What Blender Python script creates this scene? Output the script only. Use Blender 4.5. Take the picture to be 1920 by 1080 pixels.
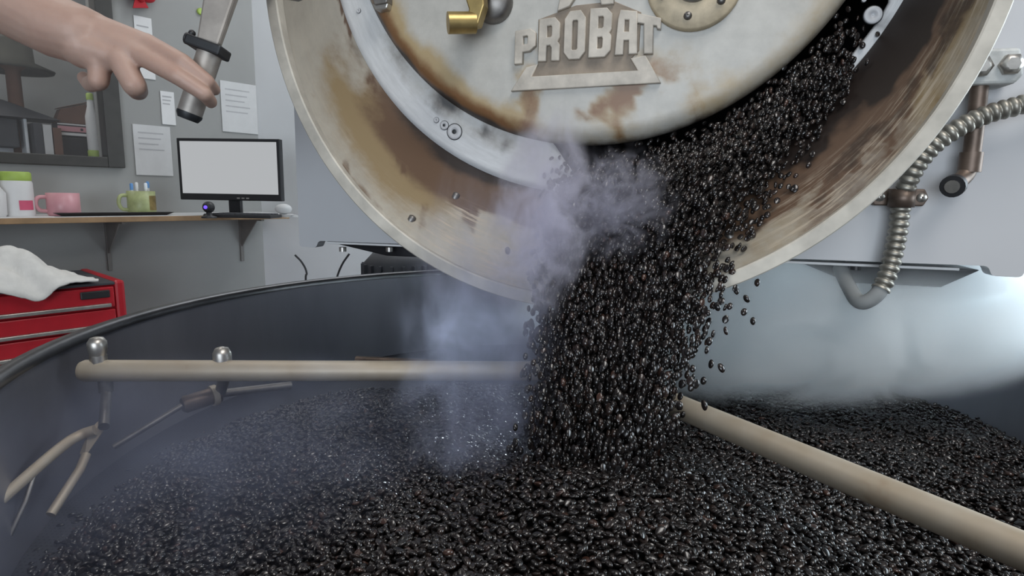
import bpy, bmesh, math, random
import numpy as np
from mathutils import Vector, Matrix, Euler, noise as mnoise
random.seed(7); rng = np.random.default_rng(11)
for o in list(bpy.data.objects): bpy.data.objects.remove(o)
SC = bpy.context.scene
COL = SC.collection
PI = math.pi
def R(d): return math.radians(d)

# ---------------------------------------------------------------- camera
CAMZ = 1.25
FPX = 1100.0
_p, _r = R(9.0), R(1.0)
C_F = Vector((0, math.cos(_p), -math.sin(_p)))
_right = Vector((1, 0, 0)); _up = _right.cross(C_F)
C_R = _right*math.cos(_r) + _up*math.sin(_r)
C_U = -_right*math.sin(_r) + _up*math.cos(_r)
cam_d = bpy.data.cameras.new('camera'); cam = bpy.data.objects.new('camera', cam_d); COL.objects.link(cam)
cam_d.sensor_width = 36; cam_d.lens = 36*FPX/1920; cam_d.clip_start = 0.02
_m = Matrix((C_R, C_U, -C_F)).transposed().to_4x4(); _m.translation = (0, 0, CAMZ)
cam.matrix_world = _m
SC.camera = cam
def ray(px, py):
    return C_F + C_R*((px-960)/FPX) - C_U*((py-540)/FPX)
def atY(px, py, Y):
    d = ray(px, py); return Vector((0, 0, CAMZ)) + d*(Y/d.y)
def atZ(px, py, z):                       # z relative to the camera height
    d = ray(px, py); return Vector((0, 0, CAMZ)) + d*(z/d.z)

# ---------------------------------------------------------------- world, lamps, exposure
SC.view_settings.view_transform = 'Standard'; SC.view_settings.look = 'None'
SC.view_settings.gamma = 1; SC.view_settings.use_curve_mapping = False
SC.view_settings.exposure = 0.0
SC.cycles.volume_bounces = 5; SC.cycles.volume_step_rate = 1.6
w = bpy.data.worlds.new('world'); SC.world = w; w.use_nodes = True
bg = w.node_tree.nodes['Background']; bg.inputs[0].default_value = (0.80, 0.86, 1.0, 1); bg.inputs[1].default_value = 0.11
def area(name, loc, rot, sx, sy, power, col):
    d = bpy.data.lights.new(name, 'AREA'); d.shape = 'RECTANGLE'; d.size = sx; d.size_y = sy; d.energy = power; d.color = col
    o = bpy.data.objects.new(name, d); COL.objects.link(o); o.location = loc; o.rotation_euler = rot; return o
area('ceiling_panel_lamp', (-1.1, 1.5, 3.1), (0, 0, 0), 0.6, 1.6, 8, (1.0, 0.98, 0.94))
area('ceiling_panel_lamp', (0.7, -0.5, 3.1), (0, 0, 0), 1.0, 1.6, 40, (1.0, 0.97, 0.93))
area('ceiling_panel_lamp', (0.2, 2.9, 3.1), (0, 0, 0), 2.4, 0.5, 26, (0.95, 0.98, 1.0))
area('right_smoke_fill', (2.5, 0.95, 1.6), (0, R(74), 0), 1.3, 1.8, 68, (0.80, 0.92, 1.0))  # added side fill, no actual window: brightens the smoke under the machine
area('rear_smoke_fill', (1.15, 3.0, 1.24), (R(-87), 0, 0), 1.5, 0.45, 70, (0.80, 0.93, 1.0)).data.spread = R(46)  # unseen fill light added behind the housing to backlight the smoke
area('front_window_daylight', (-0.5, -2.2, 1.45), (R(90), 0, R(-12)), 2.0, 1.4, 56, (0.82, 0.91, 1.0))

# ---------------------------------------------------------------- helpers
def tag(o, label=None, cat=None, group=None, kind=None):
    if label: o['label'] = label
    if cat: o['category'] = cat
    if group: o['group'] = group
    if kind: o['kind'] = kind
    return o
def empty(name, loc=(0, 0, 0), rz=0.0):
    o = bpy.data.objects.new(name, None); COL.objects.link(o); o.location = loc; o.rotation_euler = (0, 0, rz); o.empty_display_size = .05
    return o
def frame_of(d, hint=Vector((0, 0, 1))):
    d = d.normalized()
    if abs(d.dot(hint)) > .98: hint = Vector((1, 0, 0))
    a = d.cross(hint).normalized(); b = d.cross(a).normalized(); return a, b
class MB:
    def __init__(s): s.v = []; s.f = []; s.sm = []
    def add(s, vs, fs, smooth=False):
        n = len(s.v); s.v += [tuple(v) for v in vs]; s.f += [tuple(i+n for i in f) for f in fs]; s.sm += [smooth]*len(fs); return s
    def box(s, a, b):
        x0, y0, z0 = a; x1, y1, z1 = b
        vs = [(x0,y0,z0),(x1,y0,z0),(x1,y1,z0),(x0,y1,z0),(x0,y0,z1),(x1,y0,z1),(x1,y1,z1),(x0,y1,z1)]
        return s.add(vs, [(0,3,2,1),(4,5,6,7),(0,1,5,4),(1,2,6,5),(2,3,7,6),(3,0,4,7)])
    def hexa(s, lo, hi):                 # two matching polygons (bottom, top) -> closed prism
        n = len(lo)
        return s.add(list(lo)+list(hi), [tuple(range(n-1, -1, -1)), tuple(range(n, 2*n))] + [(i, (i+1) % n, n+(i+1) % n, n+i) for i in range(n)])
    def tube(s, pts, rads, n=16, cap=True, hint=Vector((0, 0, 1)), flat=1.0):
        pts = [Vector(p) for p in pts]
        if not hasattr(rads, '__len__'): rads = [rads]*len(pts)
        vs = []; a = None
        for i, p in enumerate(pts):
            d = (pts[min(i+1, len(pts)-1)] - pts[max(i-1, 0)]).normalized()
            if a is None: a, b = frame_of(d, hint)
            else:
                a = (a - d*a.dot(d)).normalized(); b = d.cross(a).normalized()
            for k in range(n):
                t = 2*PI*k/n; vs.append(p + (a*math.cos(t) + b*math.sin(t)*flat)*rads[i])
        fs = []
        for i in range(len(pts)-1):
            for k in range(n):
                k2 = (k+1) % n; fs.append((i*n+k, i*n+k2, (i+1)*n+k2, (i+1)*n+k))
        s.add(vs, fs, True)
        if cap:
            s.add(vs[:n], [tuple(range(n-1, -1, -1))]); s.add(vs[-n:], [tuple(range(n))])
        return s
    def rod(s, p, q, r, r2=None, n=16): return s.tube([p, q], [r, r if r2 is None else r2], n)
    def lathe(s, prof, n=32, origin=(0, 0, 0), axis='z', close=True, smooth=True):
        o = Vector(origin); vs = []; m = len(prof)
        for (r, h) in prof:
            for k in range(n):
                t = 2*PI*k/n; c, d = r*math.cos(t), r*math.sin(t)
                vs.append(o + (Vector((c, d, h)) if axis == 'z' else Vector((c, h, d)) if axis == 'y' else Vector((h, c, d))))
        fs = [(i*n+k, i*n+(k+1) % n, (i+1)*n+(k+1) % n, (i+1)*n+k) for i in range(m-1) for k in range(n)]
        s.add(vs, fs, smooth)
        if close:
            s.add(vs[:n], [tuple(range(n-1, -1, -1))]); s.add(vs[-n:], [tuple(range(n))])
        return s
    def ball(s, c, r, sc=(1, 1, 1), n=16, m=10):
        c = Vector(c); vs = [c+Vector((0, 0, r*sc[2]))]
        for i in range(1, m):
            a = PI*i/m
            for k in range(n):
                t = 2*PI*k/n; vs.append(c+Vector((r*sc[0]*math.sin(a)*math.cos(t), r*sc[1]*math.sin(a)*math.sin(t), r*sc[2]*math.cos(a))))
        vs.append(c-Vector((0, 0, r*sc[2]))); L = len(vs)-1
        fs = [(0, 1+k, 1+(k+1) % n) for k in range(n)]
        for i in range(m-2):
            for k in range(n): fs.append((1+i*n+k, 1+(i+1)*n+k, 1+(i+1)*n+(k+1) % n, 1+i*n+(k+1) % n))
        fs += [(L, 1+(m-2)*n+(k+1) % n, 1+(m-2)*n+k) for k in range(n)]
        return s.add(vs, fs, True)
    def mesh(s, name, mt=None):
        me = bpy.data.meshes.new(name); me.from_pydata(s.v, [], s.f)
        me.polygons.foreach_set('use_smooth', s.sm)
        bm = bmesh.new(); bm.from_mesh(me); bmesh.ops.recalc_face_normals(bm, faces=bm.faces); bm.to_mesh(me); bm.free()
        if mt: me.materials.append(mt)
        return me
    def build(s, name, mt, parent=None, bevel=0.0, seg=2):
        o = bpy.data.objects.new(name, s.mesh(name, mt)); COL.objects.link(o)
        if parent: o.parent = parent
        if bevel:
            b = o.modifiers.new('bevel', 'BEVEL'); b.width = bevel; b.segments = seg; b.limit_method = 'ANGLE'; b.angle_limit = R(40)
        return o
def smoothstep(a, b, x):
    t = np.clip((x-a)/(b-a), 0, 1); return t*t*(3-2*t)
def sst(a, b, x):
    t = min(1, max(0, (x-a)/(b-a))); return t*t*(3-2*t)
def fbm(x, y, z=0, oct=4):
    v = 0; a = .5
    for _ in range(oct):
        v += a*mnoise.noise(Vector((x, y, z))); x *= 2.03; y *= 2.03; z *= 2.03; a *= .5
    return v                      # about -.5 .. .5
def catmull(pts, per=8):
    P = [Vector(p) for p in pts]; P = [P[0]*2-P[1]] + P + [P[-1]*2-P[-2]]; out = []
    for i in range(1, len(P)-2):
        for k in range(per):
            t = k/per; p0, p1, p2, p3 = P[i-1:i+3]
            out.append(.5*((2*p1)+(p2-p0)*t+(2*p0-5*p1+4*p2-p3)*t*t+(3*p1-p0-3*p2+p3)*t**3))
    out.append(P[-2]); return out

# ---------------------------------------------------------------- materials
class NT:
    def __init__(s, name):
        s.m = bpy.data.materials.new(name); s.m.use_nodes = True; s.t = s.m.node_tree; s.t.nodes.clear()
    def n(s, typ, **k):
        nd = s.t.nodes.new(typ)
        for a, b in k.items(): setattr(nd, a, b)
        return nd
    def l(s, a, b): s.t.links.new(a, b)
    def mix(s, fac, a, b):
        m = s.n('ShaderNodeMix', data_type='RGBA')
        for i, x in ((0, fac), (6, a), (7, b)):
            if hasattr(x, 'links') or hasattr(x, 'is_linked'): s.l(x, m.inputs[i])
            else: m.inputs[i].default_value = x if i == 0 else (*x, 1)
        return m.outputs[2]
    def ramp(s, fac, stops):
        r = s.n('ShaderNodeValToRGB'); e = r.color_ramp.elements
        while len(e) < len(stops): e.new(.5)
        for el, (p, c) in zip(e, stops): el.position = p; el.color = (*c, 1) if len(c) == 3 else c
        s.l(fac, r.inputs[0]); return r.outputs[0]
    def math(s, op, a, b=None, clamp=False):
        m = s.n('ShaderNodeMath', operation=op, use_clamp=clamp)
        for i, x in enumerate((a, b)):
            if x is None: continue
            if hasattr(x, 'is_linked'): s.l(x, m.inputs[i])
            else: m.inputs[i].default_value = x
        return m.outputs[0]
    def noise(s, scale, detail=3, rough=.55, vec=None, dist=0):
        x = s.n('ShaderNodeTexNoise'); x.inputs['Scale'].default_value = scale; x.inputs['Detail'].default_value = detail
        x.inputs['Roughness'].default_value = rough; x.inputs['Distortion'].default_value = dist
        if vec is not None: s.l(vec, x.inputs['Vector'])
        return x.outputs[0]
    def coord(s, which='Object', scale=None):
        c = s.n('ShaderNodeTexCoord').outputs[which]
        if scale:
            mp = s.n('ShaderNodeMapping'); mp.inputs['Scale'].default_value = scale; s.l(c, mp.inputs[0]); return mp.outputs[0]
        return c
    def attr(s, name):
        return s.n('ShaderNodeAttribute', attribute_name=name).outputs['Fac']
    def out(s, color, rough=.5, metal=0.0, bump=None, bstr=.2, bdist=.002, spec=.5, emis=None, estr=0, coat=0, sheen=0, sss=0):
        b = s.n('ShaderNodeBsdfPrincipled'); o = s.n('ShaderNodeOutputMaterial')
        def put(i, x):
            if hasattr(x, 'is_linked'): s.l(x, b.inputs[i])
            elif isinstance(x, tuple): b.inputs[i].default_value = (*x, 1)
            else: b.inputs[i].default_value = x
        put('Base Color', color); put('Roughness', rough); put('Metallic', metal); put('Specular IOR Level', spec)
        if coat: put('Coat Weight', coat); put('Coat Roughness', .25)
        if emis: put('Emission Color', emis); put('Emission Strength', estr)
        if sss: put('Subsurface Weight', sss); b.inputs['Subsurface Radius'].default_value = (.01, .004, .002); b.inputs['Subsurface Scale'].default_value = 1
        if bump is not None:
            bp = s.n('ShaderNodeBump'); bp.inputs['Strength'].default_value = bstr; bp.inputs['Distance'].default_value = bdist
            s.l(bump, bp.inputs['Height']); s.l(bp.outputs[0], b.inputs['Normal'])
        s.l(b.outputs[0], o.inputs[0]); return s.m
def plain(name, c, rough=.5, metal=0.0, var=.12, scale=14.0, bstr=.1, **k):
    t = NT(name); nz = t.noise(scale, 4, .6, t.coord())
    lo = tuple(max(0, x*(1-var)) for x in c); hi = tuple(min(1, x*(1+var)) for x in c)
    col = t.ramp(nz, [(.3, lo), (.7, hi)])
    return t.out(col, rough, metal, nz, bstr, .001, **k)
M = {}
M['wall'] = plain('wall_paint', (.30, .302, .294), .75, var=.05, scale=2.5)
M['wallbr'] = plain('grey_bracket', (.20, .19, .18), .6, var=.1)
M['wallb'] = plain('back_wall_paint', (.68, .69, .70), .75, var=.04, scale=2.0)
M['floor'] = plain('concrete_floor', (.22, .22, .22), .7, var=.2, scale=4)
M['panel'] = plain('grey_enamel', (.51, .515, .53), .42, var=.04, scale=3)
M['darkmetal'] = plain('dark_metal', (.035, .037, .04), .5, .6, var=.4, scale=12)
M['black'] = plain('black_plastic', (.018, .018, .02), .45, var=.2)
M['steel'] = plain('brushed_steel', (.48, .46, .43), .38, .9, var=.2, scale=30)
M['gunmetal'] = plain('worn_gunmetal', (.22, .21, .20), .45, .85, var=.3, scale=25)
M['grip'] = plain('grey_brown_grip', (.36, .33, .30), .5, .55, var=.25, scale=20)
M['port'] = plain('stained_flange', (.43, .36, .25), .5, .1, var=.35, scale=26)
M['brass'] = plain('aged_brass', (.42, .31, .13), .38, .9, var=.3, scale=22)
M['copper'] = plain('brown_copper', (.135, .10, .08), .45, .6, var=.35, scale=30)
M['conduit'] = plain('conduit_steel', (.30, .285, .25), .42, .75, var=.2, scale=30)
M['rimdark'] = plain('dark_rolled_rim', (.10, .10, .105), .3, .8, var=.3, scale=10)
M['bracket'] = plain('mottled_grey_casting', (.44, .45, .44), .55, .1, var=.3, scale=30)
M['red'] = plain('red_enamel', (.42, .012, .022), .35, var=.1)
M['cloth'] = plain('white_cotton', (.66, .65, .62), .9, var=.06, scale=40, bstr=.3)
M['wood'] = plain('shelf_wood', (.30, .19, .10), .6, var=.3, scale=9)
M['paper'] = plain('white_paper', (.70, .70, .70), .9, var=.03)
M['paper2'] = plain('grey_paper', (.58, .58, .58), .9, var=.04)
M['paperline'] = plain('faint_print', (.42, .42, .43), .9, var=.05)
M['pink'] = plain('pink_glaze', (.60, .30, .33), .35, var=.05)
M['green'] = plain('olive_glaze', (.38, .42, .20), .4, var=.3, scale=12)
M['lime'] = plain('lime_plastic', (.36, .50, .10), .5, var=.1)
M['white'] = plain('white_plastic', (.70, .70, .70), .5, var=.03)
M['rosered'] = plain('rose_red', (.60, .10, .18), .5, var=.08)
M['winframe'] = plain('window_frame_paint', (.05, .048, .045), .5, var=.15)
M['blue'] = plain('blue_plastic', (.12, .30, .62), .4, var=.1)
M['brownbox'] = plain('brown_card', (.14, .07, .045), .7, var=.2)
M['greydark'] = plain('charcoal', (.045, .048, .055), .6, var=.2)
M['greymid'] = plain('mid_grey', (.26, .27, .27), .8, var=.05)
M['olivedark'] = plain('dark_felt', (.045, .045, .035), .9, var=.3)
M['sky'] = plain('bright_white_card', (.80, .84, .88), .6, var=.03)
def emit(name, c, s):
    t = NT(name); return t.out((.02, .02, .02), .3, emis=c, estr=s)
M['screen'] = emit('lit_screen', (.94, .97, 1.0), .45)
M['led'] = emit('blue_led', (.12, .06, 1.0), 2.0)
# glass
t = NT('window_glass'); tr = t.n('ShaderNodeBsdfTransparent'); gl = t.n('ShaderNodeBsdfGlossy'); gl.inputs['Roughness'].default_value = .05
mx = t.n('ShaderNodeMixShader'); mx.inputs[0].default_value = .12; t.l(tr.outputs[0], mx.inputs[1]); t.l(gl.outputs[0], mx.inputs[2])
oo = t.n('ShaderNodeOutputMaterial'); t.l(mx.outputs[0], oo.inputs[0]); M['glass'] = t.m
# skin
t = NT('skin'); nz = t.noise(28, 5, .6, t.coord()); n2 = t.noise(190, 3, .6, t.coord())
M['skin'] = t.out(t.ramp(nz, [(.3, (.37, .235, .187)), (.55, (.40, .265, .213)), (.75, (.42, .29, .237))]), .5, 0, n2, .12, .001, sss=.12)
M['nail'] = plain('finger_nail', (.62, .40, .33), .3, var=.04)
# roasted beans
t = NT('roasted_bean'); oi = t.n('ShaderNodeObjectInfo'); nz = t.noise(260, 2, .5, t.coord())
c = t.ramp(oi.outputs['Random'], [(0, (.008, .007, .007)), (.8, (.016, .012, .011)), (.97, (.026, .016, .013)), (1, (.06, .03, .022))])
M['bean'] = t.out(c, .23, 0, nz, .2, .0006, spec=.7)
t = NT('bean_bed'); vz = t.n('ShaderNodeTexVoronoi'); vz.inputs['Scale'].default_value = 110; t.l(t.coord(), vz.inputs[0])
M['bed'] = t.out((.007, .006, .006), .6, 0, vz.outputs[0], .8, .004, spec=.3)
# stained castings: masks come from the mesh, colours from the nodes
def stained(name, base, ochre, brown, soot, pale, rough, metal):
    t = NT(name); co = t.coord('UV'); n1 = t.noise(9, 5, .65, co); n2 = t.noise(60, 4, .6, t.coord('Object'))
    mp = t.n('ShaderNodeMapping'); mp.inputs['Scale'].default_value = (6, 90, 1); t.l(co, mp.inputs[0]); st = t.noise(1.0, 5, .7, mp.outputs[0])
    col = t.mix(t.ramp(n1, [(.3, (0, 0, 0)), (.75, (1, 1, 1))]), tuple(x*.86 for x in base), tuple(min(1, x*1.1) for x in base))
    def m(a, amt=.5):
        x = t.math('ADD', t.math('MULTIPLY', t.attr(a), 1.45), t.math('MULTIPLY', t.math('SUBTRACT', n2, .5), amt)); sf = t.n('ShaderNodeMapRange', interpolation_type='SMOOTHSTEP'); sf.inputs['From Min'].default_value = .12; sf.inputs['From Max'].default_value = 1.0; t.l(x, sf.inputs['Value']); return sf.outputs[0]
    col = t.mix(t.math('MINIMUM', m('ochre'), .95), col, ochre)
    col = t.mix(t.math('MINIMUM', m('brown'), .95), col, brown)
    sc = t.math('MULTIPLY', t.ramp(st, [(.5, (0, 0, 0)), (.62, (1, 1, 1))]), t.attr('pale'))
    col = t.mix(sc, col, pale)
    col = t.mix(t.math('MINIMUM', m('soot'), .97), col, soot)
    return t.out(col, rough, metal, st, .12, .001)
M['hood'] = stained('heat_stained_steel', (.39, .365, .315), (.25, .18, .09), (.105, .058, .034), (.020, .014, .012), (.47, .40, .31), .5, .1)
M['hoodout'] = plain('hood_outside', (.45, .44, .42), .4, .5, var=.1)
M['rim'] = plain('pale_rim_metal', (.50, .47, .41), .55, .1, var=.25, scale=16)
M['door'] = stained('stained_door_enamel', (.49, .478, .44), (.40, .30, .16), (.20, .095, .04), (.03, .022, .018), (.60, .57, .5), .4, 0.0)
M['face'] = stained('faceplate_enamel', (.60, .61, .62), (.42, .40, .34), (.25, .23, .21), (.07, .07, .072), (.6, .6, .6), .45, 0.0)
M['letter'] = plain('cast_letter', (.50, .455, .39), .5, .0, var=.3, scale=24)
M['plate'] = plain('emblem_ground', (.26, .21, .16), .6, .0, var=.35, scale=22)
# tray steel
t = NT('tray_steel'); nz = t.noise(5, 5, .6, t.coord('Object', (1, 1, .25)))
M['tray'] = t.out(t.ramp(nz, [(.3, (.13, .132, .155)), (.7, (.19, .193, .22))]), .28, .2, nz, .08, .002)
t = NT('tray_floor'); vz = t.n('ShaderNodeTexVoronoi'); vz.inputs['Scale'].default_value = 160; vz.inputs['Randomness'].default_value = 0; t.l(t.coord(), vz.inputs[0])
M['trayfloor'] = t.out(t.ramp(vz.outputs[0], [(.22, (.005, .005, .006)), (.3, (.06, .062, .072))]), .45, .5)
t = NT('arm_pipe'); co = t.coord(); nz = t.noise(12, 4, .6, co); n2 = t.noise(70, 3, .6, co)
c = t.ramp(nz, [(.25, (.27, .16, .09)), (.42, (.43, .36, .27)), (.75, (.52, .47, .39))])
M['arm'] = t.out(c, .5, .35, n2, .1, .001)

# ================================================================ THE ROOM
FZ = 0.0
MB().box((-4, -2.5, -.06), (4.5, 5, 0)).build('floor', M['floor'])['kind'] = 'structure'
# left wall frame: x along the wall to the right, y into the wall, z up; the shelf's front edge lies on y = 0
WA = Vector((-1.92, 2.2, 0)); WT = Vector((.653, .757, 0)).normalized(); WN = Vector((-WT.y, WT.x, 0)); WRZ = math.atan2(WT.y, WT.x)
def wl(x, y, z): return WA + WT*x + WN*y + Vector((0, 0, z))
def wp(px, py, c):                      # pixel -> (x, z) on the plane y = c of the wall frame
    d = ray(px, py); o = Vector((0, 0, CAMZ)); tt = ((WA+WN*c)-o).dot(WN)/d.dot(WN); p = o+d*tt-WA
    return p.dot(WT), p.z
WY = .32
wx1, wz0 = .45, 1.25+.135               # window opening: right edge, sill height
corner = 1.165
wall = MB()
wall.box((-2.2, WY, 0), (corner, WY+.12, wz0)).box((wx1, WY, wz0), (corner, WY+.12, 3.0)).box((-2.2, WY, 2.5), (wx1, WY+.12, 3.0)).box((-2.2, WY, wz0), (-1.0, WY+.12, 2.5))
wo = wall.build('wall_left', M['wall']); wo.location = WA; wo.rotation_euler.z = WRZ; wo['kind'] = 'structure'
cpt = wl(corner, WY, 0)
bw = MB(); e = Vector((3.2, cpt.y-.35, 0)); dd = (e-cpt).normalized(); nn = Vector((-dd.y, dd.x, 0))
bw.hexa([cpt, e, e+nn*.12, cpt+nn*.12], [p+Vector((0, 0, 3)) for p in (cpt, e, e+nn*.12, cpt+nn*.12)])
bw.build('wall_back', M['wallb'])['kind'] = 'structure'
# window
wr = empty('window_1', WA, WRZ); wr['kind'] = 'structure'
fr = MB(); y0, y1 = WY-.03, WY+.06; x0, x1, z0, z1 = -1.04, wx1+.062, wz0-.042, 2.56
fr.box((wx1-.005, y0, z0), (x1, y1, z1)).box((x0, y0, z0), (wx1-.005, y1, wz0+.004)).box((x0, y0, 2.49), (wx1-.005, y1, z1)).box((x0, y0, wz0+.004), (-.98, y1, 2.49))
fr.build('window_frame', M['winframe'], wr, .004)
MB().box((-.985, WY+.02, wz0), (wx1, WY+.026, 2.495)).build('window_pane', M['glass'], wr)
# alcove beyond the window
al = MB(); al.box((-1.3, WY+.75, wz0-.15), (wx1+.75, WY+.8, 2.7)).box((-1.3, WY+.12, wz0-.15), (wx1+.75, WY+.75, wz0-.02)).box((wx1+.7, WY+.12, wz0-.15), (wx1+.75, WY+.75, 2.7))
a_ = al.build('wall_beyond_window', M['greymid']); a_.location = WA; a_.rotation_euler.z = WRZ; a_['kind'] = 'structure'
al_ = area('alcove_fill', tuple(wl(-.1, WY+.42, 2.62)), (0, 0, WRZ), 1.0, .3, 7, (1, .98, .94))  # extra light added above the ledge to brighten the view through the glass
SILL = wz0-.02
def wthing(name, x, y, z, label, cat, group=None):
    return tag(empty(name, wl(x, y, z), WRZ), label, cat, group)
# things on the ledge behind the glass
x, z = wp(22, 120, WY+.4)
h = wthing('felt_hat_on_stand', x, WY+.4, SILL, 'dark felt hat with a wide brim on a brown post behind the window', 'hat stand')
hz = z-SILL
MB().lathe([(.085, 0), (.085, .012), (.03, .02), (.028, hz-.03), (.05, hz-.01)], 20).build('post', M['brownbox'], h)
MB().lathe([(.01, hz+.0), (.155, hz-.03), (.16, hz-.02), (.085, hz+.012), (.08, hz+.10), (.05, hz+.125), (.005, hz+.115)], 28).build('hat', M['olivedark'], h)
x, z = wp(55, 295, WY+.3); x2, z2 = wp(8, 215, WY+.3)
h = wthing('white_display_box', x-.09, WY+.34, SILL, 'bright white open display box behind the window with a dark roof', 'box')
MB().box((-.13, -.07, 0), (.09, .07, .02)).box((-.13, .055, .02), (.09, .07, .19)).box((.078, -.07, .02), (.09, .055, .19)).build('shell', M['sky'], h, .003)
MB().box((-.03, -.075, .06), (.055, .05, .185)).build('divider', M['greydark'], h, .004)
MB().hexa([(-.2, -.12, .19), (.21, -.12, .19), (.21, .1, .19), (-.2, .1, .19)], [(-.17, -.02, .27), (.02, -.02, .27), (.02, .02, .27), (-.17, .02, .27)]).build('roof', M['greydark'], h, .004)
x, z = wp(140, 290, WY+.28)
h = wthing('striped_radio', x, WY+.3, SILL, 'black radio with pale stripes standing behind the window', 'radio')
MB().box((-.065, -.05, 0), (.065, .05, .12)).build('body', M['black'], h, .005)
MB().box((-.065, -.05, .122), (.065, .05, .185)).build('top_deck', M['black'], h, .004)
for zz, hh, mt in ((.128, .012, 'white'), (.146, .024, 'pink'), (.176, .006, 'white')):
    MB().box((-.063, -.0535, zz), (.063, -.049, zz+hh)).build('stripe', M[mt], h, .001)
MB().rod((.03, -.056, .158), (.03, -.05, .158), .006).build('dial', M['black'], h)
h = wthing('brown_box', x+.005, WY+.31, SILL+.185, 'brown slant-topped cardboard box on top of the striped radio', 'box')
MB().hexa([(-.07, -.04, 0), (.075, -.04, 0), (.075, .04, 0), (-.07, .04, 0)], [(-.045, -.035, .065), (.06, -.035, .10), (.06, .035, .10), (-.045, .035, .065)]).build('box_body', M['brownbox'], h, .003)
MB().hexa([(-.052, -.04, .066), (.066, -.04, .105), (.066, .04, .105), (-.052, .04, .066)], [(-.05, -.04, .07), (.066, -.04, .11), (.066, .04, .11), (-.05, .04, .07)]).build('lid', M['brownbox'], h, .001)
x, z = wp(178, 290, WY+.22)
h = wthing('green_bottle', x, WY+.22, SILL, 'tall pale green bottle with a lime base at the window edge', 'bottle')
MB().lathe([(.024, .06), (.026, .07), (.026, .22), (.014, .27), (.013, .30)], 18).build('bottle_body', M['paper'], h)
MB().lathe([(.02, 0), (.028, .006), (.028, .06), (.024, .064)], 18).build('base_sleeve', M['lime'], h)
MB().lathe([(.015, .298), (.015, .325), (.01, .33)], 14).build('cap', M['lime'], h)
x, z = wp(100, 290, WY+.24)
for k, (dx, mt, hh, lb) in enumerate(((-.055, 'greydark', .17, 'dark grey book standing behind the window beside the white display box'), (-.02, 'paper2', .165, 'pale grey book standing behind the window between two dark ones'), (.016, 'brownbox', .155, 'brown book standing behind the window next to the radio'))):
    b = wthing('book', x+dx, WY+.26, SILL, lb, 'book', 'books behind the window')
    MB().box((-.016, -.055, 0), (-.012, .055, hh)).box((.012, -.055, 0), (.016, .055, hh)).box((-.016, -.057, 0), (.016, -.053, hh)).build('cover', M[mt], b, .001)
    MB().box((-.012, -.053, .003), (.012, .05, hh-.004)).build('pages', M['paper'], b)

# shelf
SZ = 1.25-.116; SB = 1.25-.142
sh = tag(empty('wall_shelf', WA, WRZ), 'long wooden wall shelf with a brown front edge below the window', 'shelf')
MB().box((-1.3, 0, SB), (corner-.01, WY, SZ-.004)).build('board', M['wood'], sh, .002)
MB().box((-1.3, .012, SZ-.004), (corner-.01, WY, SZ)).build('top_sheet', M['white'], sh, .001)
for bx in (.42, 1.04):
    MB().box((bx-.008, .06, SB-.012), (bx+.008, WY, SB)).box((bx-.008, WY-.012, SB-.24), (bx+.008, WY, SB-.012)).hexa([(bx-.003, .12, SB-.012), (bx-.003, WY-.012, SB-.012), (bx-.003, WY-.012, SB-.16)], [(bx+.003, .12, SB-.012), (bx+.003, WY-.012, SB-.012), (bx+.003, WY-.012, SB-.16)]).build('bracket', M['wallbr'], sh, .001)
def mug(name, x, y, rad, hh, mt, label, hdir):
    m = wthing(name, x, y, SZ, label, 'mug')
    MB().lathe([(rad*.9, 0), (rad, .008), (rad, hh), (rad*.93, hh), (rad*.9, .012), (.001, .01)], 28).build('cup', M[mt], m)
    MB().tube(catmull([(hdir*rad*.95, 0, hh*.82), (hdir*rad*1.45, 0, hh*.78), (hdir*rad*1.6, 0, hh*.5), (hdir*rad*1.4, 0, hh*.25), (hdir*rad*.95, 0, hh*.2)], 5), .008, 8).build('handle', M[mt], m)
    return m
x, _ = wp(122, 400, .1)
mug('pink_mug', x, .11, .057, .093, 'pink', 'plain pink mug on the wall shelf below the window', -1)
x, _ = wp(267, 398, .13)
mg = mug('green_mug', x, .13, .056, .105, 'green', 'green mug with a brown picture holding pens on the shelf', -1)
MB().add([(.0565*math.cos(a), .0565*math.sin(a), z_) for a in [R(-75+i*9) for i in range(9)] for z_ in (.02, .05, .085)], [(i*3+j, i*3+3+j, i*3+4+j, i*3+1+j) for i in range(8) for j in range(2)], True).build('picture', M['brass'], mg)
for dx, dy, hh, mt, lb in ((-.035, 0, .125, 'blue', 'thin dark blue pen standing in the green mug'), (-.012, .01, .13, 'white', 'white marker standing in the green mug'), (.02, -.005, .128, 'sky', 'pale blue marker standing in the green mug'), (.034, .012, .135, 'blue', 'blue capped pen leaning in the green mug')):
    p = wthing('pen', x+dx, .13+dy, SZ+.014, lb, 'pen', 'pens in the green mug')
    MB().lathe([(.003, 0), (.006, .01), (.006, hh-.03)], 10).build('barrel', M['white'], p)
    MB().lathe([(.007, hh-.03), (.007, hh-.004), (.004, hh)], 10).build('pen_cap', M[mt], p)
x, _ = wp(38, 405, .1)
j = wthing('canister', x, .12, SZ, 'white canister with a lime green lid and pink badge on the shelf', 'canister')
MB().lathe([(.05, 0), (.053, .006), (.053, .13), (.049, .14)], 26).build('can_body', M['white'], j)
MB().lathe([(.05, .138), (.051, .142), (.051, .168), (.045, .173)], 26).build('lid', M['lime'], j)
MB().add([((.0537)*math.cos(a), .0537*math.sin(a), z_) for a in [R(-95+i*7) for i in range(9)] for z_ in (.025, .045, .062)], [(i*3+q, i*3+3+q, i*3+4+q, i*3+1+q) for i in range(8) for q in range(2)], True).build('badge', M['rosered'], j)
x, _ = wp(-22, 405, .09)
j = wthing('white_jug', x, .08, SZ, 'pale lilac plastic jug at the left end of the shelf', 'jug')
MB().lathe([(.05, 0), (.056, .01), (.058, .09), (.035, .125), (.033, .14)], 24).build('jug_body', M['white'], j)
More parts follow.
